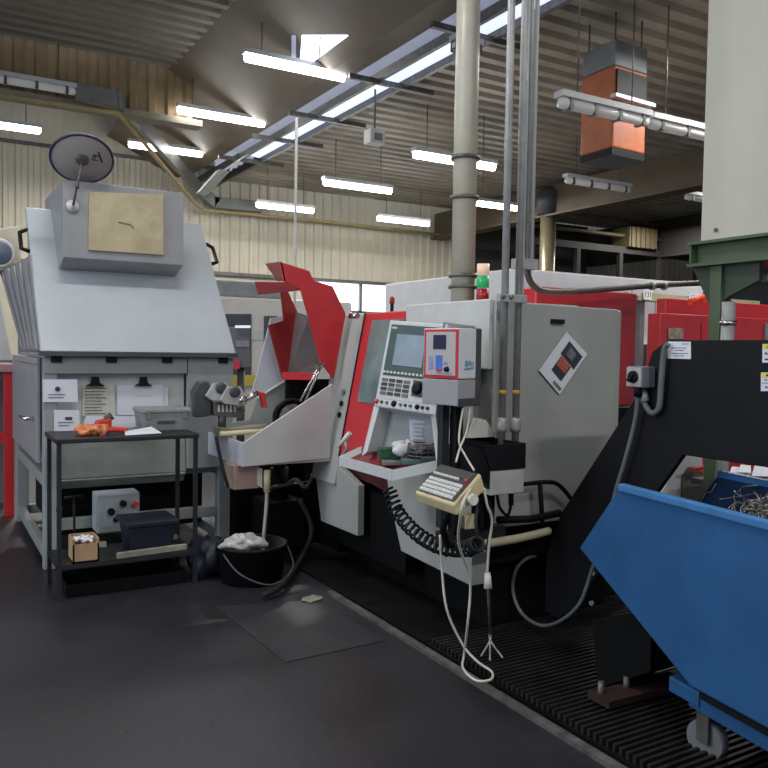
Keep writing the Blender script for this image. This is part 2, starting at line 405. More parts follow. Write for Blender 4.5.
# papers on the feeder front
def sheet(name, lab, cat, px, Y, m, group=None, off=-.004, extra=None):
    t = thing(name, lab, cat, P(*px[3], Y=Y), group)
    mb = MB(); mb.slab([P(x, y, Y=Y) for x, y in px], (0, off, 0)); mb.build('sheet', m, t)
    return t
def lines(t, x0, y0, x1, y1, Y, n, m=INKM, w=.8):
    mb = MB()
    for i in range(n):
        y = y0+(y1-y0)*i/max(1, n-1); xe = x0+(x1-x0)*(.6+.4*random.random())
        mb.slab([P(x0,y,Y=Y), P(xe,y,Y=Y), P(xe,y+w,Y=Y), P(x0,y+w,Y=Y)], (0,-.001,0))
    mb.build('printed_lines', m, t)
t = sheet('notice_sheet', 'white landscape notice with a black dot, taped to the feeder above the left table corner', 'paper', [(42.5,379.5),(77,379.5),(78,402),(43,402)], 5.782, PAPER)
mb = MB(); c = P(57.5,389,Y=5.775); mb.cyl(c, c+V((0,-.004,0)), .017, 14); mb.build('black_dot', INK, t); lines(t, 48, 394, 72, 397, 5.775, 2)
t = sheet('notice_sheet', 'white notice with small dark stamp, standing behind the left end of the black table', 'paper', [(54,410),(79,410),(80,433),(54,433)], 5.79, PAPER)
mb = MB(); mb.slab([P(x,y,Y=5.784) for x,y in ((65,417),(72,417),(72,420),(65,420))], (0,-.001,0)); mb.build('stamp', INK, t); lines(t, 58, 422, 76, 425, 5.784, 2)
t = sheet('instruction_sheet', 'yellowish portrait sheet of handwriting hung under the left black magnet clip', 'paper', [(82,383),(114,383),(115,416),(82,416)], 5.862, PAPERY)
lines(t, 85, 388, 112, 413, 5.855, 9)
t = sheet('instruction_sheet', 'blank bluish white sheets hung under the right black magnet clip', 'paper', [(117,385),(163,385),(163,415),(117,415)], 5.862, PAPER)
mb = MB(); mb.slab([P(x,y,Y=5.866) for x,y in ((160,387),(168,387),(168,410),(160,410))], (0,-.002,0)); mb.build('back_sheet', PAPER, t)
t = sheet('loose_sheet', 'plain white sheet leaning low behind the red pliers', 'paper', [(86,416),(144,416),(144,433),(80,433)], 5.80, PAPER)
for x, w in ((95, 'left'), (143, 'right')):
    mb = MB(); c = P(x, 383, Y=5.85)
    mb.slab([c+V((-.065,0,-.02)), c+V((.065,0,-.02)), c+V((.03,0,.0)), c+V((.022,0,.045)), c+V((-.022,0,.045)), c+V((-.03,0,0))], (0,-.03,0))
    tag(mb.build('magnet_clip', BLACK, bev=.003), '%s black magnet clip holding papers on the feeder front' % w, 'clip')

# round mirrors
def mirror(c, rad, tilt, base, lab, scale=1):
    t = thing('convex_mirror', lab, 'mirror', base)
    vd = (V(c)-V((0,0,H))).normalized(); vu = (U-vd*U.dot(vd)).normalized()
    n = (-vd*math.cos(tilt) - vu*math.sin(tilt)).normalized()
    mb = MB(); mb.lathe(c, n, [(0,-.03),(rad*.6,-.022),(rad,0),(rad*.97,.006),(0,.006)], 40); mb.build('mirror_plate', MIRB, t)
    mb = MB(); x = n.orthogonal().normalized(); y = n.cross(x)
    ring = [c+(x*math.cos(a)+y*math.sin(a))*rad for a in [2*math.pi*k/40 for k in range(41)]]
    mb.tube(ring, rad*.05, 8, caps=False); mb.build('rim', MIRR, t)
    mb = MB(); mb.lathe(c+n*.006, n, [(rad*.22,0),(rad*.2,.014),(rad*.1,.02),(0,.02)], 20); mb.build('hub', STEELD, t)
    e = c+n*.03
    mb = MB(); mb.tube([e, e*.5+V(base)*.5+n*.02, V(base)+V((0,-.03,0))], .008, 8); mb.cyl(e*.5+V(base)*.5+n*.02-V((0,0,.02)), e*.5+V(base)*.5+n*.02+V((0,0,.02)), .014); mb.build('stem', STEELD, t)
    return t, n, x, y
base = P(72.5, 206, Y=6.01)
c = P(82, 159, Y=5.93)
t, n, _, _ = mirror(c, .206, math.radians(39), base, 'round mirror seen from behind, dark rim, on a stem above the feeder housing')
mb = MB(); mb.lathe(base, (0,-1,0), [(.044,0),(.042,.008),(.02,.008),(.016,.02),(0,.02)], 24); mb.build('magnet_base', LGREY, t)
xx = (R - n*R.dot(n)).normalized(); yy = n.cross(xx)
text_mesh('F9', .06, c+n*.009+xx*.095-yy*.0, (xx*.35+yy*.94), (-xx*.94+yy*.35), INK, 'lettering', t)
lb = MB(); q = c+n*.009+xx*.125; lb.obox(q, xx*.006, yy*.045, n*.0006); lb.build('lettering', INK, t)

# second machine hood beyond the feeder, at the left edge
t = thing('background_hood', 'beige machine hood with round porthole at the left edge, behind the feeder', 'machine', (.35, 8.6, 0))
mb = MB(); mb.slab([P(x,y,Y=8.4) for x,y in ((-30,232),(19,226),(21,262),(4,270),(-30,272))], (0,.9,0)); mb.build('hood', mat('beige hood', (196,190,170), .5), t, bev=.01)
mb = MB(); mb.slab([P(x,y,Y=8.42) for x,y in ((-30,272),(-6,268),(12,360),(-30,360))], (0,.8,0)); mb.build('body', LGREY, t)
mb = MB(); mb.slab([P(x,y,Y=8.42) for x,y in ((-60,360),(12,360),(12,372),(-60,372))], (0,.8,0)); mb.build('ledge', MGREY, t)
mb = MB(); a = P(-60,372,Y=8.45); b = P(10,372,Y=8.45); mb.box(a.x, 8.45, 0, b.x, 9.2, a.z); mb.build('base', MGREY, t)
mb = MB(); c = P(-1,253,Y=8.38); mb.lathe(c, (0,-1,0), [(.11,0),(.11,.04),(.1,.045),(0,.05)], 28); mb.build('porthole', mat('porthole glass', (84,92,112), .3), t)
mb = MB(); mb.lathe(c+V((0,-.02,0)), (0,-1,0), [(.135,0),(.135,.012),(.125,.012)], 28); mb.build('porthole_ring', LGREY, t)

# red bench at the left edge
t = thing('red_bench', 'red steel bench frame with pink top at the left edge, beside the feeder', 'bench', (.45, 7.9, 0))
bx1 = P(14,400,Y=7.75).x; bx0 = P(4,400,Y=7.75).x; bz = P(5,372,Y=7.75).z
mb = MB(); mb.box(-.6, 7.72, bz, bx1+.01, 8.3, bz+.07); mb.build('bench_top', mat('pinkish bench top', (186,140,150), .5), t, bev=.004)
for x0, x1 in ((bx0, bx1), (-.5, -.4)):
    mb = MB(); mb.box(x0, 7.75, 0, x1, 7.85, bz); mb.build('leg', RED, t, bev=.004)
mb = MB(); mb.box(-.4, 7.77, .66, bx0, 7.83, .76); mb.build('rail', RED, t)

# ================================================================== TABLE
tb = thing('work_table', 'low black steel table with lower shelf in front of the grey feeder', 'table', (1.12, 5.27, 0))
TX0, TX1, TY0, TY1, TZ = .688, 1.56, 5.03, 5.50, .985
mb = MB(); mb.box(TX0, TY0, TZ-.03, TX1, TY1, TZ); mb.build('tabletop', STEELB, tb, bev=.006)
for x, y in ((.70,5.045),(1.53,5.045),(.70,5.46),(1.53,5.46)):
    mb = MB(); mb.box(x, y, 0, x+.025, y+.025, TZ-.03); mb.build('leg', STEELB, tb)
mb = MB(); mb.box(.70, 5.05, .19, 1.55, 5.48, .215); mb.build('shelf', STEELB, tb)
mb = MB(); c = V((.715, 5.055, .56)); mb.box(.698, 5.04, .545, .728, 5.072, .57); mb.build('leg_joint', RUST, tb)
# things on the table
t = thing('storage_case', 'grey plastic case with lid and latches on the right end of the table', 'box', (1.36, 5.36, TZ))
a = P(139,432,Y=5.24); b = P(190,432,Y=5.24)
x0, x1 = a.x+.02, b.x
mb = MB(); mb.hexa([(x0+.015,5.25,TZ),(x1-.015,5.25,TZ),(x1-.015,5.47,TZ),(x0+.015,5.47,TZ),(x0,5.24,TZ+.12),(x1,5.24,TZ+.12),(x1,5.48,TZ+.12),(x0,5.48,TZ+.12)]); mb.build('case_body', mat('case grey', (132,138,138), .5), t, bev=.008)
mb = MB(); mb.box(x0-.008,5.232,TZ+.121,x1+.008,5.488,TZ+.15); mb.build('lid', mat('case lid grey', (142,150,150), .5), t, bev=.008)
mb = MB(); mb.box(x0+.1,5.232,TZ+.055,x1-.1,5.246,TZ+.07); mb.build('handle', DGREY, t)
for x in (x0+.04, x1-.04):
    mb = MB(); mb.box(x-.012,5.226,TZ+.085,x+.012,5.24,TZ+.135); mb.build('latch', MGREY, t)
mb = MB()
c = P(88,433,Y=5.2)
mb.blob((c.x, 5.2, TZ+.028), .085, .07, .035, 3, .25); mb.blob((c.x+.06, 5.17, TZ+.03), .05, .05, .035, 8, .3)
tag(mb.build('work_glove', ORANGE), 'crumpled orange patterned glove on the left part of the table', 'glove')
t = thing('pliers', 'red handled pliers lying on the table beside the orange glove', 'pliers', (1.08, 5.25, TZ))
c = P(112,430,Y=5.22)
for dy, dz in ((0,.016),(.035,.02)):
    mb = MB(); mb.tube(smooth_path([(c.x-.06,5.2+dy,TZ+.02),(c.x,5.19+dy*1.6,TZ+dz+.01),(c.x+.09,5.215+dy*.4,TZ+dz)]), .013, 8); mb.build('grip', REDT, t)
mb = MB(); mb.tube([(c.x+.09,5.22,TZ+.018),(c.x+.15,5.23,TZ+.018),(c.x+.19,5.24,TZ+.014)], .016, 8, radii=[.016,.02,.006]); mb.build('jaws', STEELD, t)
t = thing('cutting_tool', 'red and grey hand tool standing upright behind the pliers', 'tool', (1.02, 5.32, TZ))
mb = MB(); mb.obox((c.x-.035,5.32,TZ+.045), (.05,0,.01), (0,.03,0), (0,0,.04)); mb.build('body', REDT, t, bev=.012)
mb = MB(); mb.cyl((c.x-.02,5.32,TZ+.08), (c.x+.02,5.32,TZ+.105), .025); mb.build('cap', DGREY, t)
mb = MB(); a,b,cc,d = [P(x,y,Z=TZ+.004) for x,y in ((130,437.5),(168,436),(162,430),(133,434))]
mb.slab([(a.x,5.06,TZ+.002),(b.x,5.07,TZ+.006),(b.x-.03,5.21,TZ+.035),(a.x+.03,5.2,TZ+.012)], (0,0,.002)); tag(mb.build('folded_paper', PAPER), 'folded white paper at the front edge of the table before the case', 'paper')
# things on the shelf
t = thing('cardboard_box', 'small open cardboard box of white pellets on the lower shelf', 'box', (.84, 5.14, .215))
a = P(73,556,Y=5.07).x; b = P(99,556,Y=5.07).x; w_ = .009
mb = MB(); z0, z1 = .216, .36
mb.box(a,5.07,z0,b,5.25,z0+.01); mb.box(a,5.07,z0,b,5.07+w_,z1-.03); mb.box(a,5.25-w_,z0,b,5.25,z1); mb.box(a,5.07,z0,a+w_,5.25,z1); mb.box(b-w_,5.07,z0,b,5.25,z1)
mb.build('carton', CARD, t)
mb = MB()
for k in range(26): mb.blob((a+.02+random.random()*(b-a-.04), 5.09+random.random()*.14, .33+random.random()*.025), .012, .012, .012, k, .0, 6)
o = mb.build('pellets', WHITE, t); o['kind'] = 'stuff'
t = thing('crate', 'dark navy plastic tub on the lower shelf right of the cardboard box', 'tub', (1.27, 5.28, .215))
a = P(128,545,Y=5.1).x; b = P(177,545,Y=5.1).x
mb = MB(); mb.hexa([(a+.03,5.12,.216),(b-.03,5.12,.216),(b-.03,5.38,.216),(a+.03,5.38,.216),(a,5.1,.42),(b,5.1,.42),(b,5.4,.42),(a,5.4,.42)]); mb.build('tub', NAVY, t, bev=.012)
mb = MB(); mb.box(a-.012,5.088,.395,b+.012,5.412,.425); mb.build('rim', NAVY, t, bev=.006)
for i, (x0, y0, x1, y1, lab) in enumerate(((.86,5.40,1.05,5.43,'pale plank scrap lying behind the cardboard box'), (1.05,5.07,1.50,5.10,'long pale plank along the front of the lower shelf'), (1.36,5.40,1.52,5.44,'short pale offcut at the right rear of the lower shelf'))):
    mb = MB(); z = .216; mb.obox(((x0+x1)/2,(y0+y1)/2,z+.02), ((x1-x0)/2,.02*(1 if i%2 else -1),.0), (0,.016,0), (0,0,.018)); tag(mb.build('wood_offcut', PLANK, bev=.003), lab, 'wood', 'offcuts on the lower shelf')
# tools leaning on the frame
t = thing('t_handle_tool', 'thin black T-handled tool standing behind the cardboard box', 'tool', (.86, 5.62, 0))
c0 = P(74,497,Y=5.6); mb = MB(); mb.cyl(c0, (c0.x+.005,5.6,0), .008); mb.build('shaft', BLACK, t); mb = MB(); mb.cyl(c0+V((-.06,0,0)), c0+V((.06,0,0)), .012); mb.build('handle', BLACK, t)
mb = MB(); mb.hexa([(.68,4.98+.1,.001),(1.62,4.98+.1,.001),(1.62,5.5,.001),(.68,5.5,.001),(.66,5.07,.07),(1.64,5.07,.07),(1.64,5.52,.07),(.66,5.52,.07)])
bm2 = mb; 
o = MB(); o.box(.76,5.09,.001,1.50,5.44,.012); o.box(.76,5.09,.012,1.50,5.10,.08); o.box(.76,5.43,.012,1.50,5.44,.08); o.box(.76,5.10,.012,.77,5.43,.08); o.box(1.49,5.10,.012,1.50,5.43,.08)
mb.bm.free()
tag(o.build('drip_tray', BLACK2, bev=.003), 'shallow black drip tray on the floor under the table', 'tray')

# ================================================================== LATHE
la = thing('cnc_lathe', 'grey and red CNC lathe with sliding door and control console', 'lathe', (3.0, 4.3, 0))
# main casing
mb = MB(); mb.box(2.74, 3.46, .012, 3.6, 5.2, .6); mb.build('plinth', BLACK2, la)
mb = MB(); mb.box(2.65, 3.36, .60, 3.24, 4.27, 1.815); mb.box(2.72, 4.27, .60, 3.24, 5.30, 1.80); mb.box(3.24,3.36,.60,3.58,3.78,1.80)
mb.build('casing', GREY, la, bev=.012)
mb = MB(); z0 = .60
TLp, TRp = P(490,300.5,Y=3.335), P(618,309.5,Y=3.335)
mb.slab([(2.625,3.335,z0),(TRp.x,3.335,z0),(TRp.x,3.335,TRp.z),(2.625,3.335,TLp.z)], (0,.024,0)); ep = mb.build('end_panel', GREY, la, bev=.006)
mb = MB(); a, b = P(551,319,Y=3.33), P(562,324,Y=3.33); mb.box(a.x, 3.318, b.z, b.x+.01, 3.334, a.z); mb.build('recessed_handle', BLACK, ep)
mb = MB(); mb.box(3.30, 3.80, .55, 4.19, 3.96, 1.955); mb.build('rear_cabinet', RED, la, bev=.012)
mb = MB(); mb.box(3.60, 3.60, .012, 4.2, 3.79, 1.2); mb.build('rear_cabinet_base', BLACK2, la)
# sloping front: door, post
def front(Y, Z, off=0):            # sloping front face: X = 2.5 at Z .77, 2.7 at Z 1.81
    return V((2.5+(Z-.77)*.2/1.04-off, Y, Z))
mb = MB(); prof = [front(4.93,1.80), front(4.93,.80), V((2.53,4.93,.755)), V((2.60,4.93,.72)), V((2.72,4.93,.70)), V((2.74,4.93,1.80))]
mb.slab([(p.x, 4.90, p.z) for p in prof], (0,-.60,0)); do = mb.build('door', RED, la, bev=.008)
mb = MB(); ws = [front(4.77,1.745,.006), front(4.34,1.745,.006), front(4.34,1.19,.006), front(4.77,1.19,.006)]; mb.slab(ws, (.004,0,0)); mb.build('door_window', GLASS, do)
mb = MB(); mb.slab([front(4.90,1.80,.002), front(4.885,1.80,.002), front(4.885,.80,.002), front(4.90,.80,.002)], (-.004,0,0)); mb.build('door_seal', BLACK, do)
mb = MB(); mb.slab([(p.x+.005, 5.28, p.z) for p in [front(0,1.80), front(0,.60), V((2.72,0,.60)), V((2.74,0,1.80))]], (0,-.37,0)); po = mb.build('door_post', GREY, la, bev=.01)
for z, m in ((1.16,BLACK),(1.08,BLACK),(1.24,MGREY)):
    mb = MB(); c = front(5.0, z, -.003); mb.cyl(c, c+V((-.012,0,.002)), .02, 12); mb.build('push_button', m, po)
mb = MB(); c = P(352,316,X=2.60); mb.cyl(c+V((0,.02,0)), c+V((0,-.08,.0)), .02); mb.cyl(c+V((0,-.03,0)), c+V((-.03,-.03,.03)), .012); mb.build('hinge_bolt', CHROME, po)
# lower skirts
mb = MB(); mb.slab([P(x,y,X=2.50) for x,y in ((314,461),(333,461),(358,486),(357.5,536),(321,521))], (.05,0,0)); mb.build('lower_skirt', GREY, la, bev=.004)
mb = MB(); mb.slab([P(x,y,X=2.54) for x,y in ((386,474),(391,505),(401,551),(471,586),(474,470),(441,452),(400,458))], (.1,0,0)); mb.build('lower_front_panel', GREY, la, bev=.004)
mb = MB(); mb.box(2.60, 4.15, .15, 2.72, 5.2, .6); mb.build('void_block', BLACK2, la)  # black block standing in for the dark void below the door
mb = MB(); mb.box(2.16, 6.0, .012, 3.3, 6.5, .70); mb.box(2.72, 5.32, .012, 3.3, 5.99, .70); mb.build('chute_shade_box', BLACK2, la)  # dark boxes added to darken the view under the chute
# raised strip over the console
mb = MB(); mb.box(2.60, 3.36, 1.45, 2.648, 4.20, 1.825); mb.build('upper_front_panel', LGREY, la, bev=.008)
# console
C0, C1, C2, C3 = P(390,320,d=4.62), P(447,324,d=4.22), P(435.5,415,d=4.10), P(374,406,d=4.46)
cn = ((C1-C0).cross(C3-C0)).normalized()
def onplane(x, y, o, n):
    r = F+R*((x-384)/FPX)+U*((384-y)/FPX); e = V((0,0,H)); return e+r*((o-e).dot(n)/r.dot(n))
C2 = onplane(435.5,415,C0,cn)
if cn.dot(F) > 0: cn = -cn
def Q(u, v, off=0):
    return (C0*(1-u)+C1*u)*(1-v)+(C3*(1-u)+C2*u)*v + cn*off
mb = MB(); mb.slab([Q(0,0),Q(1,0),Q(1,1),Q(0,1)], -cn*.1); cs = mb.build('control_console', LGREY, la, bev=.006)
def plate(name, u0, v0, u1, v1, m, par, th=.004, base=0):
    mb = MB(); mb.slab([Q(u0,v0,base),Q(u1,v0,base),Q(u1,v1,base),Q(u0,v1,base)], cn*th); return mb.build(name, m, par)
dp = plate('display_panel', .06, .05, .97, .64, TEAL, cs)
plate('screen', .20, .16, .70, .52, SCREEN, dp, .003, .004)
plate('nameplate', .08, .08, .17, .10, LGREY, dp, .001, .004)
mb = MB()
for i in range(8): mb.obox(Q(.84-.015*i*.5,.17+.045*i,.006), (C1-C0)*.018, (C3-C0)*.011, cn*.004)
mb.build('side_keys', PALE, dp)
mb = MB()
for i in range(11): mb.obox(Q(.09+.063*i,.605,.006), (C1-C0)*.019, (C3-C0)*.011, cn*.004)
mb.build('soft_keys', PALE, dp)
plate('keypad_panel', .05, .67, .97, .90, LGREY, cs, .003)
for gx in range(4):
    for gy in range(4):
        mb = MB()
        for k in range(3): mb.obox(Q(.09+.125*gx+.034*k,.695+.05*gy,.006), (C1-C0)*.013, (C3-C0)*.017, cn*.004)
        mb.build('key_row', DGREY if (gx+gy) % 3 else MGREY, cs)
mb = MB(); mb.obox(Q(.70,.75,.004), (C1-C0)*.1, (C3-C0)*.085, cn*.003); jo = mb.build('jog_panel', DGREY, cs)
mb = MB(); c = Q(.70,.75,.006); mb.lathe(c, cn, [(.035,0),(.033,.02),(.02,.024),(0,.024)], 20); mb.build('hand_wheel', BLACK, jo)
for u, r, m in ((.04,.014,REDT),(.13,.009,DGREY),(.22,.009,MGREY),(.34,.018,BLACK),(.45,.009,MGREY),(.53,.009,DGREY),(.61,.009,MGREY),(.72,.014,BLACK),(.80,.01,DGREY),(.88,.01,DGREY)):
    mb = MB(); c = Q(u,.945,0); mb.lathe(c, cn, [(r,0),(r*.9,.012),(0,.014)], 12); mb.build('switch', m, cs)
# cabinet below the console: recess walls, back panel, frame
B0, B1 = P(362,456,d=4.42), P(441,460,d=4.06)
off = V((.10, .02, 0))
mb = MB(); mb.slab([C3, P(379,407.5,d=4.44), P(367,452,d=4.40), B0], off); mb.build('console_frame', LGREY, la)
mb = MB(); mb.slab([P(431,415,d=4.12), C2, B1, P(436,460,d=4.08)], off); mb.build('console_frame', LGREY, la)
mb = MB(); mb.slab([C3+off, C2+off, B1+off, B0+off], off*.15); rc = mb.build('recess_back', GREY2, la)
mb = MB(); s = off*.9; a, b, c, d = [P(x,y,d=4.22)+off*.75 for x,y in ((399,420),(431,423),(430,455),(400,452))]; mb.slab([a,b,c,d], (-.003,-.002,0)); ps = mb.build('program_sheet', PAPER, rc)
mb = MB()
for i in range(7):
    y = 424+i*4; mb.slab([P(403,y,d=4.21)+off*.74, P(418+random.random()*9,y+.5,d=4.21)+off*.74, P(418+random.random()*9,y+1.5,d=4.21)+off*.74, P(403,y+1,d=4.21)+off*.74], (-.001,-.001,0))
mb.build('printed_lines', mat('faint print', (172,170,176), .8, dirt=.2), ps)
mb = MB(); mb.slab([P(443,322,d=4.22)+V((.0,.0,0)), P(436,415,d=4.11), P(442,462,d=4.07), P(472,470,d=4.15), P(474,326,d=4.3)], (.12,.1,0)); mb.build('console_side', GREY, la)
# tray
tz = .85
T0, T1, T2, T3, T4 = P(340,456,d=4.60), P(392.5,470,d=4.13), P(443,459,d=4.06), P(437,447,d=4.17), P(362,446,d=4.54)
T1 = V((T1.x, T1.y, T1.z))
ring = [T0,T1,T2,T3,T4]
mb = MB(); mb.slab([p+V((0,0,-.045)) for p in ring], (0,0,.012)); tr = mb.build('tool_tray', mat('worn tray red', (132,40,42), .6, dirt=.3), la)
mb = MB()
for a, b in ((T0,T1),(T1,T2),(T2,T3),(T4,T0)):
    dd = (b-a); nn = V((-dd.y, dd.x, 0)).normalized()*.006
    mb.hexa([a-nn-V((0,0,.055)), b-nn-V((0,0,.055)), b+nn-V((0,0,.055)), a+nn-V((0,0,.055)), a-nn, b-nn, b+nn, a+nn])
mb.build('tray_rim', LGREY, tr)
# curved dark red underside of door sill
mb = MB(); mb.slab([P(x,y,X=2.58) for x,y in ((346,463),(390,478),(392,505),(386,492),(372,484),(357,478))], (.03,0,0)); mb.build('door_sill', mat('very dark red', (74,24,28), .6), la)  # red set far darker than the door paint
# end-face plumbing
mb = MB(); mb.tube(smooth_path([P(478,545,Y=3.2), P(520,538,Y=3.22), P(549,531,Y=3.24)]), .022, 12); mb.build('coolant_pipe', mat('stained ivory pipe', (176,170,140), .5), la, label='stained ivory coolant pipe')
mb = MB(); mb.tube(smooth_path([P(518,485,Y=3.26), P(548,482,Y=3.26), P(560,486,Y=3.26), P(572,500,Y=3.26)]), .012); mb.cyl(P(540,482,Y=3.26), P(543,534,Y=3.26), .013); mb.tube([P(498,520,Y=3.25), P(530,519,Y=3.25), P(560,513,Y=3.25)], .02); mb.build('black_piping', BLACK2, la)
mb = MB(); mb.box(2.64,3.37,.40,3.5,3.45,.6); mb.build('lower_end_trim', BLACK2, la)
mb = MB(); mb.slab([P(x,y,Y=3.29) for x,y in ((470,440),(478,418),(486,420),(494,432),(494,442))], (0,.04,0)); mb.build('end_bracket', PALE, la)
# loading chute
CY0, CY1 = 5.0, 5.74
mb = MB(); mb.slab([P(x,y,Y=CY0) for x,y in ((243,443),(243,467),(330,458),(332,384))], (0,.016,0)); ch = mb.build('loading_chute', LGREY, la, bev=.003)
cx = P(243,455,Y=CY0).x; zt = P(243,443,Y=CY0).z; zb = P(243,467,Y=CY0).z
mb = MB(); mb.slab([(cx,CY0+.017,zb),(cx,CY1,zb),(cx,CY1,zt-.0),(cx,CY0+.017,zt)], (.016,0,0)); mb.build('chute_end_plate', LAV, ch)
mb = MB(); mb.box(cx+.016,CY0+.016,zb,2.5,CY1,zb+.015); mb.build('chute_floor', LGREY, ch)
mb = MB(); mb.slab([P(x,y,Y=CY1) for x,y in ((271,318),(258,372),(252,392),(257,399),(285,381),(290,345),(290,315))], (0,.02,0)); mb.build('chute_rear_plate', LAV, ch)
mb = MB(); mb.slab([P(x,y,Y=CY1) for x,y in ((257,399.5),(285,381.5),(312,381),(312,432),(225,432),(225,424),(250,420))], (0,.02,0)); mb.build('chute_back_wall', GREY2, ch)
mb = MB(); a = P(258,398,Y=CY1-.01); b = P(284,381,Y=CY1-.01); mb.cyl(a, b, .008, 8); mb.build('chute_edge', PALE, ch)
mb = MB(); mb.slab([P(x,y,Y=5.5) for x,y in ((286,379),(334,379),(334,436),(300,436),(286,405))], (0,.02,0)); mb.build('chuck_recess', BLACK2, la)
mb = MB(); c = P(291,418,Y=5.45); mb.lathe(c, (0,-1,0), [(.15,0),(.15,.03),(.13,.035),(.12,.01),(0,.01)], 28); mb.build('chuck_guard', BLACK, la)
mb = MB(); mb.lathe(c+V((0,-.012,0)), (0,-1,0), [(.115,0),(.1,.03),(0,.04)], 24); mb.build('chuck', STEELD, la)
for dx in (0, 5):
    mb = MB(); mb.cyl(P(322+dx*.3,362,Y=5.06), P(300+dx,401,Y=5.06), .009, 8); mb.build('gas_strut', CHROME, la)
# raised red hood
RY0, RY1 = 5.08, 5.6
hd = MB(); hd.slab([P(x,y,Y=RY0) for x,y in ((280.2,261.7),(309.5,271),(314,280.5),(333,286.3),(346,314),(334,379),(321,362.5),(307,311),(301,290),(284,281))], (0,.02,0)); hdo = hd.build('loading_hood', RED, la, bev=.003, label='raised red loading hood')
def span(mbx, pts, off=(0,.02,0)): mbx.slab(pts, off); return mbx
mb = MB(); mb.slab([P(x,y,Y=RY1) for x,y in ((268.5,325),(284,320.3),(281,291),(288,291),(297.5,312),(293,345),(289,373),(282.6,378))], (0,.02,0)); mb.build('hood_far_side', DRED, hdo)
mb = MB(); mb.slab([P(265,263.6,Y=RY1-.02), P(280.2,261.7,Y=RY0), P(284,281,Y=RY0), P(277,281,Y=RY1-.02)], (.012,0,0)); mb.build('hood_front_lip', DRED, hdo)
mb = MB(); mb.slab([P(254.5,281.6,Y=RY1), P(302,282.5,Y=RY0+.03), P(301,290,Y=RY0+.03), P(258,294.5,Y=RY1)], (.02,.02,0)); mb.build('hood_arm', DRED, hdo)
mb = MB(); mb.slab([P(296,312,Y=RY1-.03), P(309,316,Y=RY0+.1), P(324,366,Y=RY0+.1), P(316,374,Y=RY0+.12), P(288,374,Y=RY1-.03)], (.01,.015,0)); mb.build('hood_liner', mat('grey brown sheet', (98,88,86), .6), hdo)  # plain dark grey brown inner sheet
mb = MB(); mb.hexa([P(282,372,Y=RY1-.05), P(315,373,Y=RY0+.08), P(315,380,Y=RY0+.08), P(282,379.5,Y=RY1-.05)] + [p+V((.02,.03,0)) for p in (P(282,372,Y=RY1-.05), P(315,373,Y=RY0+.08), P(315,380,Y=RY0+.08), P(282,379.5,Y=RY1-.05))]); mb.build('hood_bottom_bar', RED, hdo)
# red clamp in the chute
t = thing('red_clamp', 'small red clamp with wire in the loading chute in front of the chuck', 'clamp', P(262,410,Y=5.4))
c = P(263,400,Y=5.4); mb = MB(); mb.obox(c, (.02,0,.0), (0,.02,0), (.012,0,-.055)); mb.obox(c+V((-.025,0,.045)), (.03,0,-.01), (0,.018,0), (0,0,.015)); mb.build('clamp_body', REDT, t, bev=.006)
mb = MB(); mb.tube(smooth_path([c+V((-.02,0,.04)), c+V((-.08,-.02,.03)), P(236,405,Y=5.38)]), .006); mb.build('wire', BLACK, t)

# gripper assembly at the chute
t = thing('gripper_head', 'silver and black gripper mechanism between the feeder and the loading chute', 'gripper', P(225,425,Y=5.4))
YG = 5.42
mb = MB(); mb.slab([P(x,y,Y=YG) for x,y in ((194,392),(200,382),(209,381),(213,396),(211,416),(196,418))], (0,.10,0)); mb.build('motor_block', DGREY, t, bev=.01)
for x, y, w in ((219,389,0),(233,393,1)):
    mb = MB(); mb.slab([P(x-13,y+7,Y=YG-.05-w*.05), P(x-5,y-6,Y=YG-.05-w*.05), P(x+8,y-6,Y=YG-.05-w*.05), P(x+14,y+4,Y=YG-.05-w*.05), P(x+11,y+13,Y=YG-.05-w*.05), P(x-8,y+11,Y=YG-.05-w*.05)], (0,.03,0)); jw = mb.build('jaw_plate', mat('bright gripper metal', (196,198,198), .35, .3, dirt=.2), t, bev=.004)
    mb = MB(); c = P(x+2,y-1,Y=YG-.055-w*.05); mb.lathe(c, (0,-1,0), [(.04,0),(.037,.012),(.02,.016),(0,.016)], 18); mb.build('bearing_cap', DGREY, jw)
mb = MB(); mb.slab([P(x,y,Y=YG-.02) for x,y in ((214,402),(234,402),(246,410),(240,418),(214,416))], (0,.1,0)); mb.build('slide_block', STEELD, t, bev=.004)
mb = MB()
for i in range(5): mb.slab([P(218+i*4,405,Y=YG-.03), P(220+i*4,405,Y=YG-.03), P(220+i*4,412,Y=YG-.03), P(218+i*4,412,Y=YG-.03)], (0,.008,0))
mb.build('slide_ribs', LGREY, t)
mb = MB(); mb.tube([P(236,406,Y=YG-.08), P(252,396,Y=YG-.08), P(257,392,Y=YG-.08)], .02, 10); mb.cyl(P(242,404,Y=YG-.09), P(243,396,Y=YG-.09), .03); mb.build('spindle', CHROME, t)
mb = MB(); mb.tube([P(222,416,Y=YG), P(222,428,Y=YG)], .03, 8); mb.build('mount', DGREY, t)
# rail and bar in the chute
t = thing('feed_rail', 'cream feed rail bars lying inside the open loading chute', 'rail', P(240,432,Y=5.4))
mb = MB(); mb.cyl(P(220,430,Y=5.45), P(266,425,Y=5.45), .012); mb.cyl(P(220,434,Y=5.3), P(264,431,Y=5.3), .018); mb.build('rail_bar', CREAM, t)
mb = MB(); a = P(221,429,Y=5.35); mb.box(a.x-.02,5.30,a.z-.05,a.x+.04,5.46,a.z+.01); mb.build('rail_clamp', mat('brass grey', (140,136,112), .5, .4), t, bev=.005)
mb = MB(); mb.tube(smooth_path([P(216,436,Y=4.97), P(218,447,Y=4.96), P(223,470,Y=4.96), P(228,487,Y=4.97)]), .012); tag(mb.build('black_cable', RUBBER), 'black cable hanging down the left end of the loading chute', 'cable')
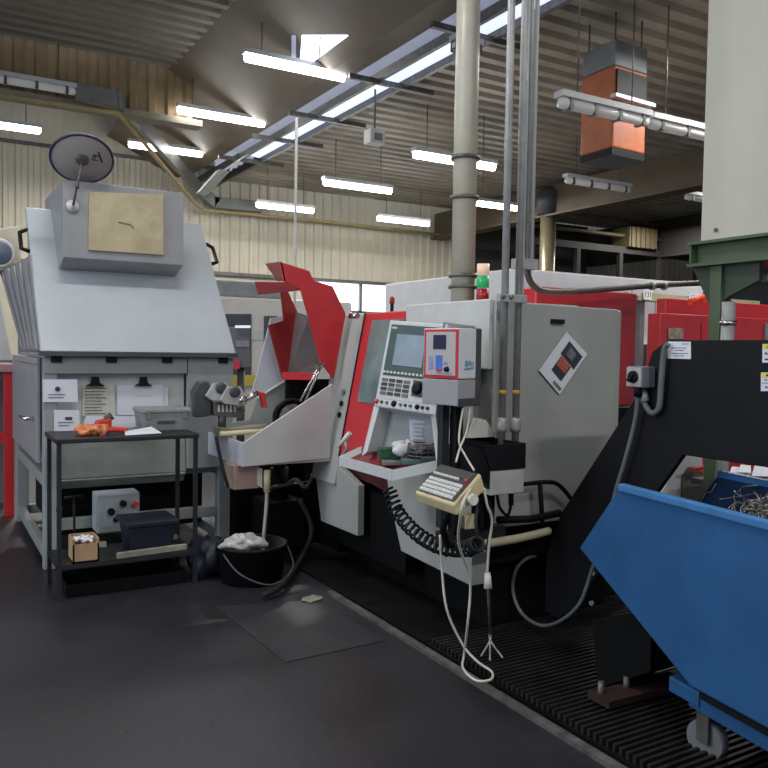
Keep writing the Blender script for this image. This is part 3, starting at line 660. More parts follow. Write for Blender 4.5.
# box and nozzle under the chute
t = thing('junction_box', 'faded pinkish box hanging under the loading chute', 'box', P(248,487,Y=5.1))
mb = MB(); a, b = P(234,467,Y=5.1), P(262,488,Y=5.1); mb.box(a.x,5.1,b.z,b.x-.02,5.3,zb-.002); mb.build('housing', PINK, t, bev=.006)
mb = MB(); mb.slab([P(x,y,Y=5.095) for x,y in ((257,468),(262,468),(262,488),(257,485))], (0,-.006,0)); mb.build('side_cover', PALE, t)
t = thing('drain_hose', 'pale grey drain hose hanging from the chute into the black bucket', 'hose', P(263,580,Y=4.95))
mb = MB(); mb.tube(smooth_path([P(267,490,Y=5.06), P(266,510,Y=5.05), P(263,545,Y=5.03), P(262,575,Y=5.0)]), .012); mb.build('hose', mat('pale hose', (168,166,158), .5), t)
mb = MB(); mb.cyl(P(267,470,Y=5.06), P(267,492,Y=5.06), .022); mb.build('nozzle', CREAM, t)
# bucket under the chute
t = thing('waste_bucket', 'black waste bucket on the floor under the loading chute', 'bucket', P(262,592,Z=0))
c = P(264,588,Z=0); c = V((c.x, c.y+.22, 0))
mb = MB(); mb.lathe(c, (0,0,1), [(.2,0),(.225,.23),(.235,.23),(.235,.25),(.215,.25),(.19,.05),(0,.05)], 28); mb.build('bucket', BLACK, t)
mb = MB(); mb.tube(smooth_path([c+V((.235,-.05,.21)), c+V((.2,-.22,.1)), c+V((.03,-.27,.03)), c+V((-.15,-.2,.1)), c+V((-.22,-.06,.21))]), .006); mb.build('bail_handle', DGREY, t)
mb = MB(); mb.blob(c+V((-.07,-.02,.262)), .14, .12, .045, 5, .3, 16); tag(mb.build('white_rag', mat('grubby white rag', (200,200,196), .9, dirt=.5, scale=18)), 'crumpled white rag lying on the black waste bucket', 'rag')
mb = MB(); q = P(221,583,Z=0); mb.blob((q.x-.02, q.y+.2, .13), .14, .13, .14, 9, .18, 12); tag(mb.build('dark_bag', NAVY), 'dark navy bag slumped on the floor left of the waste bucket', 'bag')
t = thing('coolant_hose', 'black hose curled on the floor right of the waste bucket', 'hose', P(300,580,Z=.02))
mb = MB(); mb.tube(smooth_path([P(300,500,Y=5.25), P(312,530,Y=5.2), P(300,560,Y=5.1), P(282,585,Z=.05), P(262,596,Z=.03)]), .02); mb.build('hose', RUBBER, t)
# clutter under the lathe chute
t = thing('coolant_pump', 'dark coolant pump and pipes under the red loading hood', 'pump', (2.42, 5.7, 0))
mb = MB(); mb.box(2.25,5.55,.012,2.55,5.9,.38); mb.build('tank', BLACK, t, bev=.01)
mb = MB(); mb.cyl((2.4,5.7,.38),(2.4,5.7,.62),.07); mb.cyl((2.4,5.7,.62),(2.4,5.7,.66),.05); mb.build('motor', BLACK2, t)
mb = MB(); mb.tube(smooth_path([(2.42,5.6,.5),(2.45,5.5,.55),(2.5,5.42,.5),(2.55,5.4,.6)]), .015); mb.tube([(2.2,5.53,.5),(2.6,5.53,.52)], .012); mb.build('pipe', STEELD, t)

# things in the tool tray
t = thing('air_gun', 'white and chrome air gun clipped on the left end of the tool tray', 'air gun', T0)
c = P(345,440,Z=.95); mb = MB(); mb.tube([P(338,447,d=4.7), P(344,440,d=4.68), P(350,433,d=4.66)], .014, 8, radii=[.008,.013,.016]); mb.build('barrel', PALE, t)
mb = MB(); mb.tube([P(345,440,d=4.68), P(347,448,d=4.68), P(343,455,d=4.70)], .010, 8); mb.build('grip', STEEL, t)
rnd = random.Random(3)
def in_tray(u, w):    # u along left->right, w depth
    p = (T0*(1-u)*(1-u)+T1*2*u*(1-u)+T2*u*u)*(1-w)+(T4*(1-u)+T3*u)*w
    return p+V((0,0,-.03))
for i, (u, w, sx, sy, sz, m, lab) in enumerate(((.42,.6,.05,.04,.03,mat('circuit green', (48,92,66), .5, dirt=.4, scale=40),'green and brass part lying in the left of the tool tray'),(.50,.25,.05,.03,.012,MGREY,'flat grey insert box at the front corner of the tool tray'),(.70,.3,.05,.035,.014,mat('teal grey case', (84,108,104), .5),'teal grey insert box at the front of the tool tray'),(.88,.35,.04,.03,.014,DGREY,'dark insert box at the right end of the tool tray'))):
    p = in_tray(u, w); mb = MB(); mb.obox(p+V((0,0,sz)), V((sx,-sx*.4,0)), V((sy*.4,sy,0)), (0,0,sz)); tag(mb.build('insert_box', m, bev=.005), lab, 'box', 'boxes in the tool tray')
p = in_tray(.62,.75); mb = MB()
mb.blob(p+V((0,0,.04)), .08, .07, .04, 12, .3, 12); tag(mb.build('shop_wipe', mat('white wipe', (200,202,206), .9, dirt=.2, scale=20)), 'crumpled white wipe in the middle of the tool tray', 'cloth')
t = thing('parts_basket', 'small wire basket of dark parts in the tool tray below the program sheet', 'basket', in_tray(.8,.7))
p = in_tray(.8,.7); mb = MB()
for z in (.01,.03,.05,.07):
    mb.tube([p+V((.07*math.cos(a),.07*math.sin(a),z)) for a in [2*math.pi*k/16 for k in range(17)]], .004, 6, caps=False)
for k in range(12):
    a = 2*math.pi*k/12; mb.cyl(p+V((.07*math.cos(a),.07*math.sin(a),.005)), p+V((.07*math.cos(a),.07*math.sin(a),.075)), .003, 6)
mb.build('wire_basket', STEELD, t)
mb = MB(); mb.blob(p+V((0,0,.035)), .055,.055,.03, 2, .2); o = mb.build('parts', DGREY, t); o['kind'] = 'stuff'

# ------------------------------------------------------------------ tool monitor
tm = thing('tool_monitor', 'grey tool monitor box with red framed keypad on a black post beside the console', 'monitor', P(458,470,d=3.85))
A0, A1, A2 = P(424,326.5,d=3.98), P(459.5,328,d=3.80), P(482.5,326,d=3.95)
zb2 = P(440,405,d=3.88).z; up = V((0,0,1))
def dn(p, z): return V((p.x, p.y, z))
mid = A2*.74+A1*.26
zz = A1.z; A3 = A0+(mid-A1)
mb = MB(); ztop = A1.z; zfl = P(457,380,d=3.8).z
fy = (A0-A1).normalized(); sy2 = (A2-A1).normalized()
mb.slab([dn(A1,ztop), dn(A0,ztop), dn(A3,ztop), dn(mid,ztop)], (0,0,zfl-ztop+.004)); bo = mb.build('case', mat('monitor case grey', (206,207,214), .45, dirt=.05), tm, bev=.005)
mb = MB(); mb.slab([dn(A1,zfl)-sy2*.006-fy*.0, dn(A0,zfl)-sy2*.006, dn(A3,zfl), dn(mid,zfl)], (0,0,zb2-zfl)); mb.build('lower_case', mat('monitor lower grey', (150,148,152), .45, dirt=.05), tm, bev=.004)
mb = MB(); mb.slab([dn(mid,ztop+.004), dn(A2,ztop+.004), dn(A2+(A0-A1),ztop+.004), dn(A3,ztop+.004)], (0,0,zb2-ztop-.012)); mb.build('back_case', DGREY, tm, bev=.008)
mb = MB(); mb.slab([dn(A1,zb2+.035)-fy*.002, dn(mid,zb2+.035)-fy*.002, dn(mid,zb2-.004)-fy*.002, dn(A1,zb2-.004)-fy*.002], fy*.01); mb.build('corner_block', DGREY, tm)
nf = -sy2
def MQ(u, v, off=0): return dn(A0*(1-u)+A1*u, ztop*(1-v)+zfl*v)+nf*off
def mplate(name, u0, v0, u1, v1, m, par, th=.003, base=0):
    mb = MB(); mb.slab([MQ(u0,v0,base),MQ(u1,v0,base),MQ(u1,v1,base),MQ(u0,v1,base)], nf*th); return mb.build(name, m, par)
rf = mplate('red_frame', .03, .02, .99, .98, RED, bo)
kp = mplate('keypad_panel', .09, .07, .92, .92, mat('panel grey', (178,172,172), .5, dirt=.05), rf, .002, .003)
mplate('display', .30, .13, .66, .41, LCD, kp, .002, .005)
mplate('blue_keypad', .38, .53, .56, .82, KBLUE, kp, .003, .005)
mplate('enter_key', .42, .80, .54, .85, REDT, kp, .003, .008)
mplate('left_legend', .18, .56, .31, .82, mat('faded legend', (150,150,196), .5, dirt=.3, scale=60), kp, .001, .005)
mplate('right_legend', .60, .66, .72, .72, MATS['faded legend'], kp, .001, .005)
mplate('bottom_legend', .40, .87, .84, .90, MATS['faded legend'], kp, .001, .005)
mb = MB(); c = MQ(.70,.80,.005); mb.lathe(c, nf, [(.014,0),(.012,.014),(0,.014)], 14); mb.build('dial', BLACK, kp)
c = dn(A1*.42+mid*.58, ztop*.32+zfl*.68)-fy*.006
text_mesh('BAu', .042, c, sy2, up, LOGO, 'logo_lettering', bo)
lb = MB(); lb.obox(c-up*.024, sy2*.038, up*.003, fy*.0008); lb.build('logo_line', LOGO, bo)
pm = (A1*.5+A2*.5+A0*.0)
pa, pb = P(459,408,d=3.96), P(463,500,d=3.96)
mb = MB(); mb.box(pa.x-.02,pa.y+.0,.62,pa.x+.03,pa.y+.05,zb2); mb.build('post', BLACK, tm, bev=.004)
mb = MB(); mb.box(pa.x-.08,pa.y+.03,.66,pa.x-.035,pa.y+.07,zb2); mb.build('post', STEELB, tm, bev=.004)
mb = MB(); mb.box(pa.x-.08,pa.y+.0,.58,2.63,pa.y+.07,.64); mb.build('post_bracket', STEELB, tm)

# keyboard terminal
kt = thing('keyboard_terminal', 'cream keyboard terminal tilted on an arm below the tool monitor', 'keyboard', P(450,520,d=3.5))
K0, K1, K2, K3 = P(440,463,d=3.78), P(481,473.5,d=3.54), P(454,505,d=3.34), P(414.5,492,d=3.56)
kn = (K1-K0).cross(K3-K0).normalized(); K2 = onplane(454,505,K0,kn)
if kn.z < 0: kn = -kn
def KQ(u, v, off=0): return (K0*(1-u)+K1*u)*(1-v)+(K3*(1-u)+K2*u)*v+kn*off
mb = MB(); mb.hexa([K0-kn*.085,K1-kn*.085,K2-kn*.055,K3-kn*.055,K0-kn*.001,K1-kn*.001,K2-kn*.001,K3-kn*.001]); kc = mb.build('case', CREAMD, kt, bev=.01)
mb = MB(); mb.slab([KQ(.05,.05),KQ(.95,.05),KQ(.95,.93),KQ(.05,.93)], kn*.004); kd = mb.build('deck', mat('keyboard deck', (46,44,44), .5), kc)
mb = MB(); mb.slab([KQ(.08,.08,.004),KQ(.9,.08,.004),KQ(.9,.3,.004),KQ(.08,.3,.004)], kn*.002); mb.build('display_strip', mat('dim display', (64,66,64), .35), kd)
for r in range(5):
    mb = MB(); n = 13 if r else 10
    for k in range(n): mb.obox(KQ(.11+.063*k,.42+.115*r if r else .36,.007), (K1-K0)*.024, (K3-K0)*(.042 if r else .025), kn*.005)
    mb.build('key_row', LGREY, kd)
mb = MB(); mb.obox(KQ(.86,.34,.007), (K1-K0)*.03, (K3-K0)*.03, kn*.004); mb.build('red_key', REDT, kd)
mb = MB(); c = KQ(1.0,.55,-.04); a = (K1-K0).normalized(); mb.cyl(c, c+a*.035, .024, 16); mb.build('knob', PALE, kt)
mb = MB(); c = KQ(.55,.6,-.07); mb.tube([c, P(443,530,d=3.62), P(447,545,d=3.8), V((2.55,3.42,.5))], .016); mb.build('support_arm', BLACK, kt)

# black catch box on the end face
kb = thing('catch_box', 'black open catch box with grey lower front beside the keyboard terminal', 'box', P(508,494,Y=3.0))
by0, by1 = 3.04, 3.31
xa, xb = P(491,480,Y=by0).x, P(524,480,Y=by0).x
zt2, zm, zl = P(508,444,Y=by0+.0).z, P(508,469.5,Y=by0).z, P(508,494,Y=by0).z
mb = MB(); mb.box(xa,by0,zl,xb,by1,zm-.001); mb.build('lower_box', mat('lower box grey', (176,178,172), .5), kb, bev=.004)
mb = MB()
xl = P(450,441,Y=by1).x
mb.slab([(xa,by0-.004,zm),(xb+.004,by0-.004,zm),(xb+.004,by0-.004,zt2),(xa-.055,by0-.004,zt2)], (0,.012,0))
mb.slab([(xa-.06,by1-.02,zm-.16),(xb+.004,by1-.02,zm-.16),(xb+.004,by1-.02,zt2+.005),(xa-.06,by1-.02,zt2+.005)], (0,.012,0))
mb.box(xb-.006,by0+.008,zm,xb+.004,by1-.02,zt2)
mb.slab([(xa-.055,by0+.008,zt2),(xa-.001,by0+.008,zm),(xa-.001,by0+.008,zl+.03),(xa-.06,by1-.02,zl+.03),(xa-.06,by1-.02,zt2)], (.006,0,0))
mb.box(xa,by0+.008,zm,xb,by1-.02,zm+.01)
mb.build('hopper', BLACK, kb)
mb = MB(); mb.tube(smooth_path([P(497,495,Y=3.1), P(500,508,Y=3.1), P(508,515,Y=3.12), P(512,498,Y=3.1)]), .008); mb.cyl(P(511,494,Y=3.12), P(511,505,Y=3.12), .014); mb.build('fittings', BLACK2, kb)

# signal tower
st = P(482.5, 300, Y=4.3); rr = .042
st.z = 1.805
t = thing('signal_tower', 'round signal tower with pale, green and red lenses on top of the lathe', 'signal light', st)
hh = (P(482.5,263,Y=4.3).z-st.z)
for nm, z0, z1, m, r in (('base',0,.2,BLACK,1.05),('red_lens',.2,.48,REDL,1),('green_lens',.5,.74,GRNL,1),('pale_lens',.76,.98,CLRL,1),('cap',.98,1.0,BLACK,.9)):
    mb = MB(); mb.lathe(st, (0,0,1), [(rr*r,hh*z0),(rr*r,hh*z1),(0,hh*z1)], 20); mb.build(nm, m, t)
# small beacon farther left
q = P(392,303,Y=4.7); q.z = 1.80
t = thing('small_beacon', 'tiny red beacon on a thin stem on top of the lathe above the door', 'signal light', q)
mb = MB(); mb.cyl(q, q+V((0,0,.06)), .012); mb.build('stem', BLACK, t)
mb = MB(); mb.lathe(q+V((0,0,.06)), (0,0,1), [(.018,0),(.018,.04),(.008,.05),(0,.05)], 12); mb.build('lens', REDL, t)

# poster on the end face
t = thing('poster', 'white poster with two photos hung askew on the grey lathe end panel', 'poster', P(559,394,Y=3.325))
pp = [(566.2,332),(586.8,354),(559.2,394.5),(538.7,370.5)]
mb = MB(); mb.slab([P(x,y,Y=3.326) for x,y in pp], (0,-.004,0)); pso = mb.build('sheet', PAPER, t)
PO, PX_, PY_ = P(*pp[3],Y=3.32), P(*pp[0],Y=3.32)-P(*pp[3],Y=3.32), P(*pp[2],Y=3.32)-P(*pp[3],Y=3.32)
def pq(u, v): return PO+PX_*u+PY_*v
for nm, u0, v0, u1, v1, m in (('dark_photo',.60,.26,.93,.92,INK),('red_photo',.22,.32,.58,.80,INK),('red_photo_detail',.38,.34,.58,.74,INKR),('dark_photo_detail',.68,.4,.86,.7,INKM),('caption',.06,.6,.12,.95,INKM)):
    mb = MB(); e = -.001 if 'detail' not in nm else -.003
    mb.slab([pq(u0,v0),pq(u1,v0),pq(u1,v1),pq(u0,v1)], (0,e,0)); mb.build(nm, m, pso)

# conduits, duct, trunking
def pipe(name, lab, cat, pts, r, m, clamps=(), cm=None, group=None, bands=(), bm=None):
    t = thing(name, lab, cat, min(pts, key=lambda p: p.z), group)
    mb = MB(); mb.tube(pts, r, 16); mb.build('pipe', m, t)
    for z in clamps:
        for a, b in zip(pts, pts[1:]):
            if (a.z-z)*(b.z-z) <= 0 and abs(a.z-b.z) > 1e-6:
                f = (z-a.z)/(b.z-a.z); c = a.lerp(b, f); mb = MB(); mb.lathe(c-V((0,0,.012)), (0,0,1), [(r*1.25,0),(r*1.25,.024)], 16); mb.build('clamp_ring', cm or STEELD, t); break
    return t
for x, lab in ((501.5,'left of two upright steel conduits before the lathe end panel'), (515,'right of two upright steel conduits before the lathe end panel')):
    a = P(x, 445, Y=3.22); b = V((a.x, a.y, 5.3))
    zs = (P(x,425,Y=3.22).z,)
    t = pipe('conduit', lab, 'pipe', [b, a], .019, STEEL, (), None, 'steel conduits')
    mb = MB(); mb.lathe(V((a.x,a.y,P(x,432,Y=3.22).z)), (0,0,1), [(.026,0),(.03,.02),(.03,.06),(.024,.075)], 14); mb.build('coupling', STEEL, t)
    mb = MB(); mb.lathe(V((a.x,a.y,P(x,395,Y=3.22).z)), (0,0,1), [(.0196,0),(.0196,.025)], 14); mb.build('yellow_band', mat('ochre tape', (190,150,60), .5), t)
t = thing('pipe_clamp', 'steel clamp bar tying the upright conduits at the top of the lathe end panel', 'clamp', P(507,297,Y=3.19))
a, b = P(497,296,Y=3.19), P(525,298,Y=3.19); mb = MB(); mb.box(a.x,3.17,a.z-.03,b.x,3.195,a.z+.012); mb.build('clamp_bar', STEEL, t, bev=.004)
for x in (503,511):
    mb = MB(); c = P(x,297,Y=3.17); mb.cyl(c, c+V((0,-.015,0)), .01, 8); mb.build('bolt', STEELD, t)
# cable trunk with bend into horizontal pipe
tk = thing('pipe_bundle', 'bundle of light grey cable pipes rising from the horizontal pipe to the roof', 'pipe', P(527,272,Y=3.5))
for i, x in enumerate((521.5, 526, 531)):
    a = P(x, 268 if i else 300, Y=3.5); mb = MB(); mb.tube([a, V((a.x,a.y,5.3))], .013, 12); mb.build('pipe', LGREY if i != 1 else STEEL, tk)
mb = MB(); a, b = P(517,258,Y=3.47), P(536,270,Y=3.47); mb.box(a.x,3.45,b.z,b.x,3.52,a.z); mb.build('trunk_clamp', STEEL, tk)
h0 = P(528, 262, Y=3.52)
pts = smooth_path([V((h0.x,h0.y,h0.z+.06)), P(528,275,Y=3.53), P(535,287,Y=3.54), P(548,291.5,Y=3.56), P(580,291,Y=3.60), P(640,286.5,Y=3.62), P(702,283,Y=3.6), P(780,281,Y=3.5)], 5)
t = pipe('iron_pipe', 'brown iron pipe running level behind the green girder above the red cabinet', 'pipe', pts, .019, PIPEB)
for x in (652, 664):
    mb = MB(); c = P(x,286,Y=3.62); dd = (P(x+5,285.7,Y=3.62)-c).normalized(); mb.cyl(c-dd*.012, c+dd*.012, .026); mb.build('coupling', STEEL, t)
a = P(462.5, 300, Y=4.5); a.z = 1.812
t = pipe('exhaust_duct', 'thick ivory exhaust duct rising from the lathe top to the roof', 'duct', [V((a.x,a.y,5.3)), a], .082, DUCT, (P(463,158,Y=4.5).z, P(463,198,Y=4.5).z, P(463,276,Y=4.5).z, P(463,287,Y=4.5).z), STEELD)

# ================================================================== CHIP CONVEYOR
CXa, CXb = 3.0, 3.42
cv = thing('chip_conveyor', 'black inclined chip conveyor leading from the lathe up over the blue bin', 'conveyor', (3.1, 2.6, 0))
prof = [P(x,y,X=CXa) for x,y in ((535,566),(560,515),(640,390),(652,352),(667,340))]
top = [(p.y,p.z) for p in prof]
hz = P(667,340,X=CXa).z
ub = P(683,455,X=CXa)
sl = 1.35
body = [(3.32,.10),(3.32,.40)]+top[1:]+[(1.55,hz),(1.55,ub.z),(ub.y,ub.z),(ub.y+(ub.z-.62)/sl,.62),(ub.y+(ub.z-.18)/sl,.18),(3.2,.10)]
mb = MB(); mb.profile(body, CXa, CXa+.03); bo = mb.build('side_plate', BLACK, cv, bev=.004)
t1, t2, t3 = top[1], top[2], top[3]
mb = MB(); mb.profile([(3.30,.36),(3.30,.22),(t1[0]+.02,t1[1]-.2),(t2[0]-.02,t2[1]-.18),(2.36,hz-.30),(1.55,hz-.36),(1.55,hz-.01),(2.45,hz-.01),(t3[0]-.01,t3[1]-.01),(t2[0]-.01,t2[1]-.01),(t1[0]-.01,t1[1]-.01)], CXa+.031, CXb); mb.build('belt_housing', BLACK, cv)
mb = MB(); mb.slab([P(592,620,X=2.67),P(652,612,X=2.67),P(650,672,X=2.67),P(598,688,X=2.67)], (.33,0,0)); mb.build('support_leg', BLACK2, cv)
for x,y in ((600.5,690),(626,684)):
    q = P(x,y+10,Z=.05); mb = MB(); mb.cyl((q.x,q.y,.05), (q.x,q.y,.13), .014, 10); mb.build('levelling_foot', STEELD, cv)
q1, q2 = P(600,705,Z=.05), P(655,683,Z=.05); mb = MB(); mb.slab([(q1.x,q1.y-.05,.052),(q2.x+.2,q2.y-.12,.052),(q2.x+.2,q2.y+.0,.052),(q1.x,q1.y+.07,.052)], (0,0,.03)); mb.build('foot_bar', RUST, cv)
for x, y in ((592.5,603),(594,573)):
    c = P(x,y,X=CXa); mb = MB(); mb.cyl(c, c+V((-.012,0,0)), .013, 8); mb.build('bolt', STEEL, cv)
sbm = MB(); a, b = P(627,366,X=CXa-.09), P(642,388,X=CXa-.09)
sbm.box(CXa-.09, b.y, b.z, CXa-.002, a.y, a.z); sb = sbm.build('switch_box', mat('switch box grey', (96,100,108), .5), cv, bev=.006)
mb = MB(); mb.box(CXa-.096, b.y+.005, b.z+.005, CXa-.0905, a.y-.005, a.z-.005); fpl = mb.build('face_plate', mat('plate grey', (168,164,160), .5), sb)
mb = MB(); c = V((CXa-.096,(a.y+b.y)/2,(a.z+b.z)/2)); mb.lathe(c, (-1,0,0), [(.03,0),(.028,.012),(.0,.012)], 18); mb.obox(c+V((-.018,0,0)), (.008,0,0), (0,.007,.005), (0,-.015,.02)); mb.build('rotary_switch', BLACK, fpl)
# stickers on the side
def sticker(name, px, m, lab=None):
    mb = MB(); mb.slab([P(x,y,X=CXa-.001) for x,y in px], (-.002,0,0)); return mb.build(name, m, cv, label=lab)
lb = sticker('label_plate', [(668,341.5),(691,341.8),(691,359),(668,358.5)], PAPER, 'white printed label')
mb = MB()
for i,(x0,x1,y) in enumerate(((682,689,343.5),(672,686,347.5),(675,684,350),(671,688,353),(674,684,355.5))): mb.slab([P(x,yy,X=CXa-.0035) for x,yy in ((x0,y),(x1,y),(x1,y+.7),(x0,y+.7))], (-.0008,0,0))
mb.build('printed_lines', INKM, lb)
for i, (x, y) in enumerate(((762.8,344),(761.3,372.5))):
    w1 = sticker('warning_sticker', [(x,y),(x+16,y),(x+16,y+18.6),(x-.2,y+18.6)], PAPER, 'white and yellow warning sticker')
    mb = MB(); mb.slab([P(a,b,X=CXa-.0035) for a,b in ((x+.4,y+.3),(x+15.6,y+.3),(x+15.6,y+4.8),(x+.3,y+4.8))], (-.0008,0,0)); mb.build('yellow_band', YEL, w1)
    mb = MB()
    mb.slab([P(a,b,X=CXa-.0045) for a,b in ((x+4,y+3.8),(x+6,y+.9),(x+8,y+3.8))], (-.0008,0,0))
    if i == 0:
        mb.slab([P(a,b,X=CXa-.0035) for a,b in ((x+1,y+9.5),(x+4,y+8),(x+4,y+11))], (-.0008,0,0)); mb.slab([P(a,b,X=CXa-.0035) for a,b in ((x+2,y+14.5),(x+9,y+14.5),(x+9,y+16),(x+2,y+16))], (-.0008,0,0)); mb.slab([P(a,b,X=CXa-.0035) for a,b in ((x+5,y+7.5),(x+9,y+7.5),(x+9,y+11.5),(x+5,y+11.5))], (-.0008,0,0))
    else:
        mb.slab([P(a,b,X=CXa-.0035) for a,b in ((x+2.5,y+6.5),(x+6,y+7),(x+5,y+8.5))], (-.0008,0,0)); mb.slab([P(a,b,X=CXa-.0035) for a,b in ((x+.3,y+10.3),(x+15,y+10.3),(x+15,y+10.8),(x+.3,y+10.8))], (-.0008,0,0)); mb.slab([P(a,b,X=CXa-.0035) for a,b in ((x+3,y+14.5),(x+6,y+13.5),(x+6,y+16))], (-.0008,0,0))
    mb.build('pictogram', INK, w1)
# conduit from the switch box
hx = CXa-.03
t = thing('grey_conduit', 'short grey conduit looping up from the switch box to the conveyor head', 'hose', P(652,413,X=hx))
mb = MB(); mb.tube(smooth_path([P(643,391,X=hx), P(645,404,X=hx), P(652,413,X=hx), P(659,407,X=hx), P(661,385,X=hx), P(664,352,X=hx), P(668,344,X=hx)]), .014); mb.build('hose', HOSE, t)
mb = MB(); mb.cyl(P(642,389,X=hx), P(645,402,X=hx), .022, 10); mb.build('fitting', STEEL, t)
t = thing('grey_hose', 'long grey hose from the switch box down the conveyor, looping under it', 'hose', P(550,625,X=2.78))
hx = CXa-.05
mb = MB(); mb.tube(smooth_path([P(638,389,X=hx-.02), P(635,420,X=hx), P(625,460,X=hx), P(616,490,X=hx), P(606,530,X=2.94), P(592,570,X=2.92), P(580,603,X=2.90), P(560,621,X=2.88), P(540,625,X=2.86), P(521,612,X=2.86), P(513,590,X=2.86), P(516,570,X=2.86), P(526,559,X=2.9), P(536,556,X=2.98)]), .010, 10); mb.build('hose', HOSE, t)
mb = MB(); mb.cyl(P(638,386,X=hx-.02), P(638,396,X=hx-.01), .02); mb.build('fitting', BLACK, t)

# ================================================================== BLUE TIPPING BIN
bn = thing('tipping_bin', 'blue steel tipping bin on castors under the conveyor head', 'bin', (3.2, 2.0, 0))
ZR = .98
A = P(620,487,Z=ZR); ang = math.radians(-98.5); uL = V((math.cos(ang), math.sin(ang), 0)); uW = V((-uL.y, uL.x, 0))
if uW.x < 0: uW = -uW
nn = V((-uL.y, uL.x, 0))
def onp(x, y, w=0):
    r = F+R*((x-384)/FPX)+U*((384-y)/FPX); A_ = A+uW*w
    t = (nn.x*A_.x+nn.y*A_.y)/(nn.x*r.x+nn.y*r.y); return V((t*r.x, t*r.y, H+t*r.z))
Bp = onp(580,548); Cp = onp(672,662)
dL = 2.0
zC = Cp.z
outline = [A, Bp, onp(672,662)]
s_C = (onp(690,685)-A).dot(uL); zc = onp(690,685).z
outline = [A, Bp, A+uL*s_C+V((0,0,zc-ZR)), A+uL*1.55+V((0,0,zc-ZR)), A+uL*1.75]
A2 = P(719,474,Z=ZR); uW = (A2-A).normalized(); W = (A2-A).length
mb = MB(); mb.slab(outline, uW*.008); mb.build('near_side', BLUE, bn, bev=.002)
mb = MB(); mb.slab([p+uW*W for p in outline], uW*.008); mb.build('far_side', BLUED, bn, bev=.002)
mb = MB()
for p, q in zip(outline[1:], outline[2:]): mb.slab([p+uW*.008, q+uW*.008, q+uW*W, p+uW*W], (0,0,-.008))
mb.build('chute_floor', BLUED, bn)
for w in (-.012, W-.012):
    mb = MB(); mb.obox(A+uL*.875+uW*(w+.016)+V((0,0,.0)), uL*.875, uW*.02, (0,0,.016)); mb.build('rim', mat('blue rim paint', (62,118,176), .4), bn, bev=.006)
mb = MB(); mb.obox(A+uL*1.75+uW*W/2, uL*.016, uW*W/2, (0,0,.016)); mb.build('rim', MATS['blue rim paint'], bn)
zf0, zf1 = .20, .27
fo = A+V((0,0,-ZR))
for w in (.03, W-.1):
    mb = MB(); mb.obox(fo+uL*(s_C+.75)+uW*(w+.035)+V((0,0,(zf0+zf1)/2)), uL*.78, uW*.035, (0,0,(zf1-zf0)/2)); mb.build('fork_pocket', BLUE, bn, bev=.005)
mb = MB(); mb.obox(fo+uL*(s_C-.05)+uW*W/2+V((0,0,.25)), uL*.08, uW*(W/2-.02), (0,0,.03)); mb.build('cross_bar', BLUE, bn, bev=.005)
mb = MB(); mb.cyl(fo+uL*(s_C-.02)+uW*.05+V((0,0,.30)), fo+uL*(s_C+.04)+uW*.05+V((0,0,.30)), .03, 14); mb.build('tipping_pivot', STEELD, bn)
mb = MB(); a = fo+uL*(s_C+.05)+uW*.0+V((0,0,zf1)); mb.slab([a, a+uL*1.4, a+uL*1.4+V((0,0,zc-zf1-.01)), a+V((0,0,zc-zf1-.01))], uW*.2); mb.build('lower_frame', BLACK, bn)
for s, w in ((s_C+.02,.10),(s_C+.02,W-.10),(s_C+1.15,.10),(s_C+1.15,W-.10)):
    c = fo+uL*s+uW*w
    mb = MB(); mb.cyl(c+uW*-.024+V((0,0,.077)), c+uW*.024+V((0,0,.077)), .075, 24); wh = mb.build('castor', MGREY, bn)
    mb = MB()
    for q in (-.035,.035): mb.obox(c+uW*q+V((0,0,.135)), uL*.03, uW*.004, (0,0,.065))
    mb.obox(c+V((0,0,.196)), uL*.045, uW*.045, (0,0,.006)); mb.build('castor_fork', STEELD, wh)
# chips inside
mb = MB(); rnd = random.Random(11)
cc = P(764,512,Z=.90)+V((.06,-.05,0))
mb.blob(cc+V((0,-.06,-.2)), .13, .2, .14, 4, .3, 14)
for k in range(420):
    p = cc+V((rnd.gauss(0,.07), rnd.gauss(-.05,.13), rnd.uniform(-.10,.04))); L = rnd.uniform(.03,.09); ddir = V((rnd.gauss(0,1),rnd.gauss(0,1),rnd.gauss(0,.5))).normalized()
    side = ddir.orthogonal().normalized()
    mb.tube([p-ddir*L, p-ddir*L*.3+side*L*.3, p+ddir*L*.4-side*L*.2, p+ddir*L], .003, 4, caps=False)
tag(mb.build('metal_chips', mat('bright swarf', (186,182,170), .3, .8, dirt=.5, scale=30)), 'tangled silvery metal swarf heaped in the blue tipping bin', 'chips', kind='stuff')

# ================================================================== FILTER UNIT ON GREEN GIRDER
FXN = 3.95
fl = thing('filter_unit', 'large beige filter housing on a green girder frame at the right edge', 'filter unit', (4.4, 2.6, 0))
a = P(693,243,X=FXN); b = P(690,268,X=FXN)
bt, bb = a.z, b.z
yE = a.y
mb = MB(); q = P(700,239,X=FXN); mb.box(FXN+.005, 1.0, bt, FXN+1.3, q.y, 4.2); mb.build('housing', BEIGE, fl, bev=.006)
mb = MB(); c = P(716,230,X=FXN); mb.cyl(c, c+V((-.006,0,0)), .012, 8); mb.build('bolt', STEELD, fl)
mb = MB(); mb.box(FXN-.05, 1.0, bt-.018, FXN+.1, yE, bt-.002); mb.box(FXN-.05, 1.0, bb, FXN+.1, yE, bb+.018); mb.box(FXN+.02, 1.0, bb+.018, FXN+.034, yE-.01, bt-.018); mb.box(FXN-.04, yE-.02, bb+.018, FXN+.02, yE-.01, bt-.018)
mb.build('girder', GREEN, fl)
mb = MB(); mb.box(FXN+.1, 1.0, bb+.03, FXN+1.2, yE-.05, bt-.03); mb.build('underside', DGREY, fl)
cX = FXN+.03
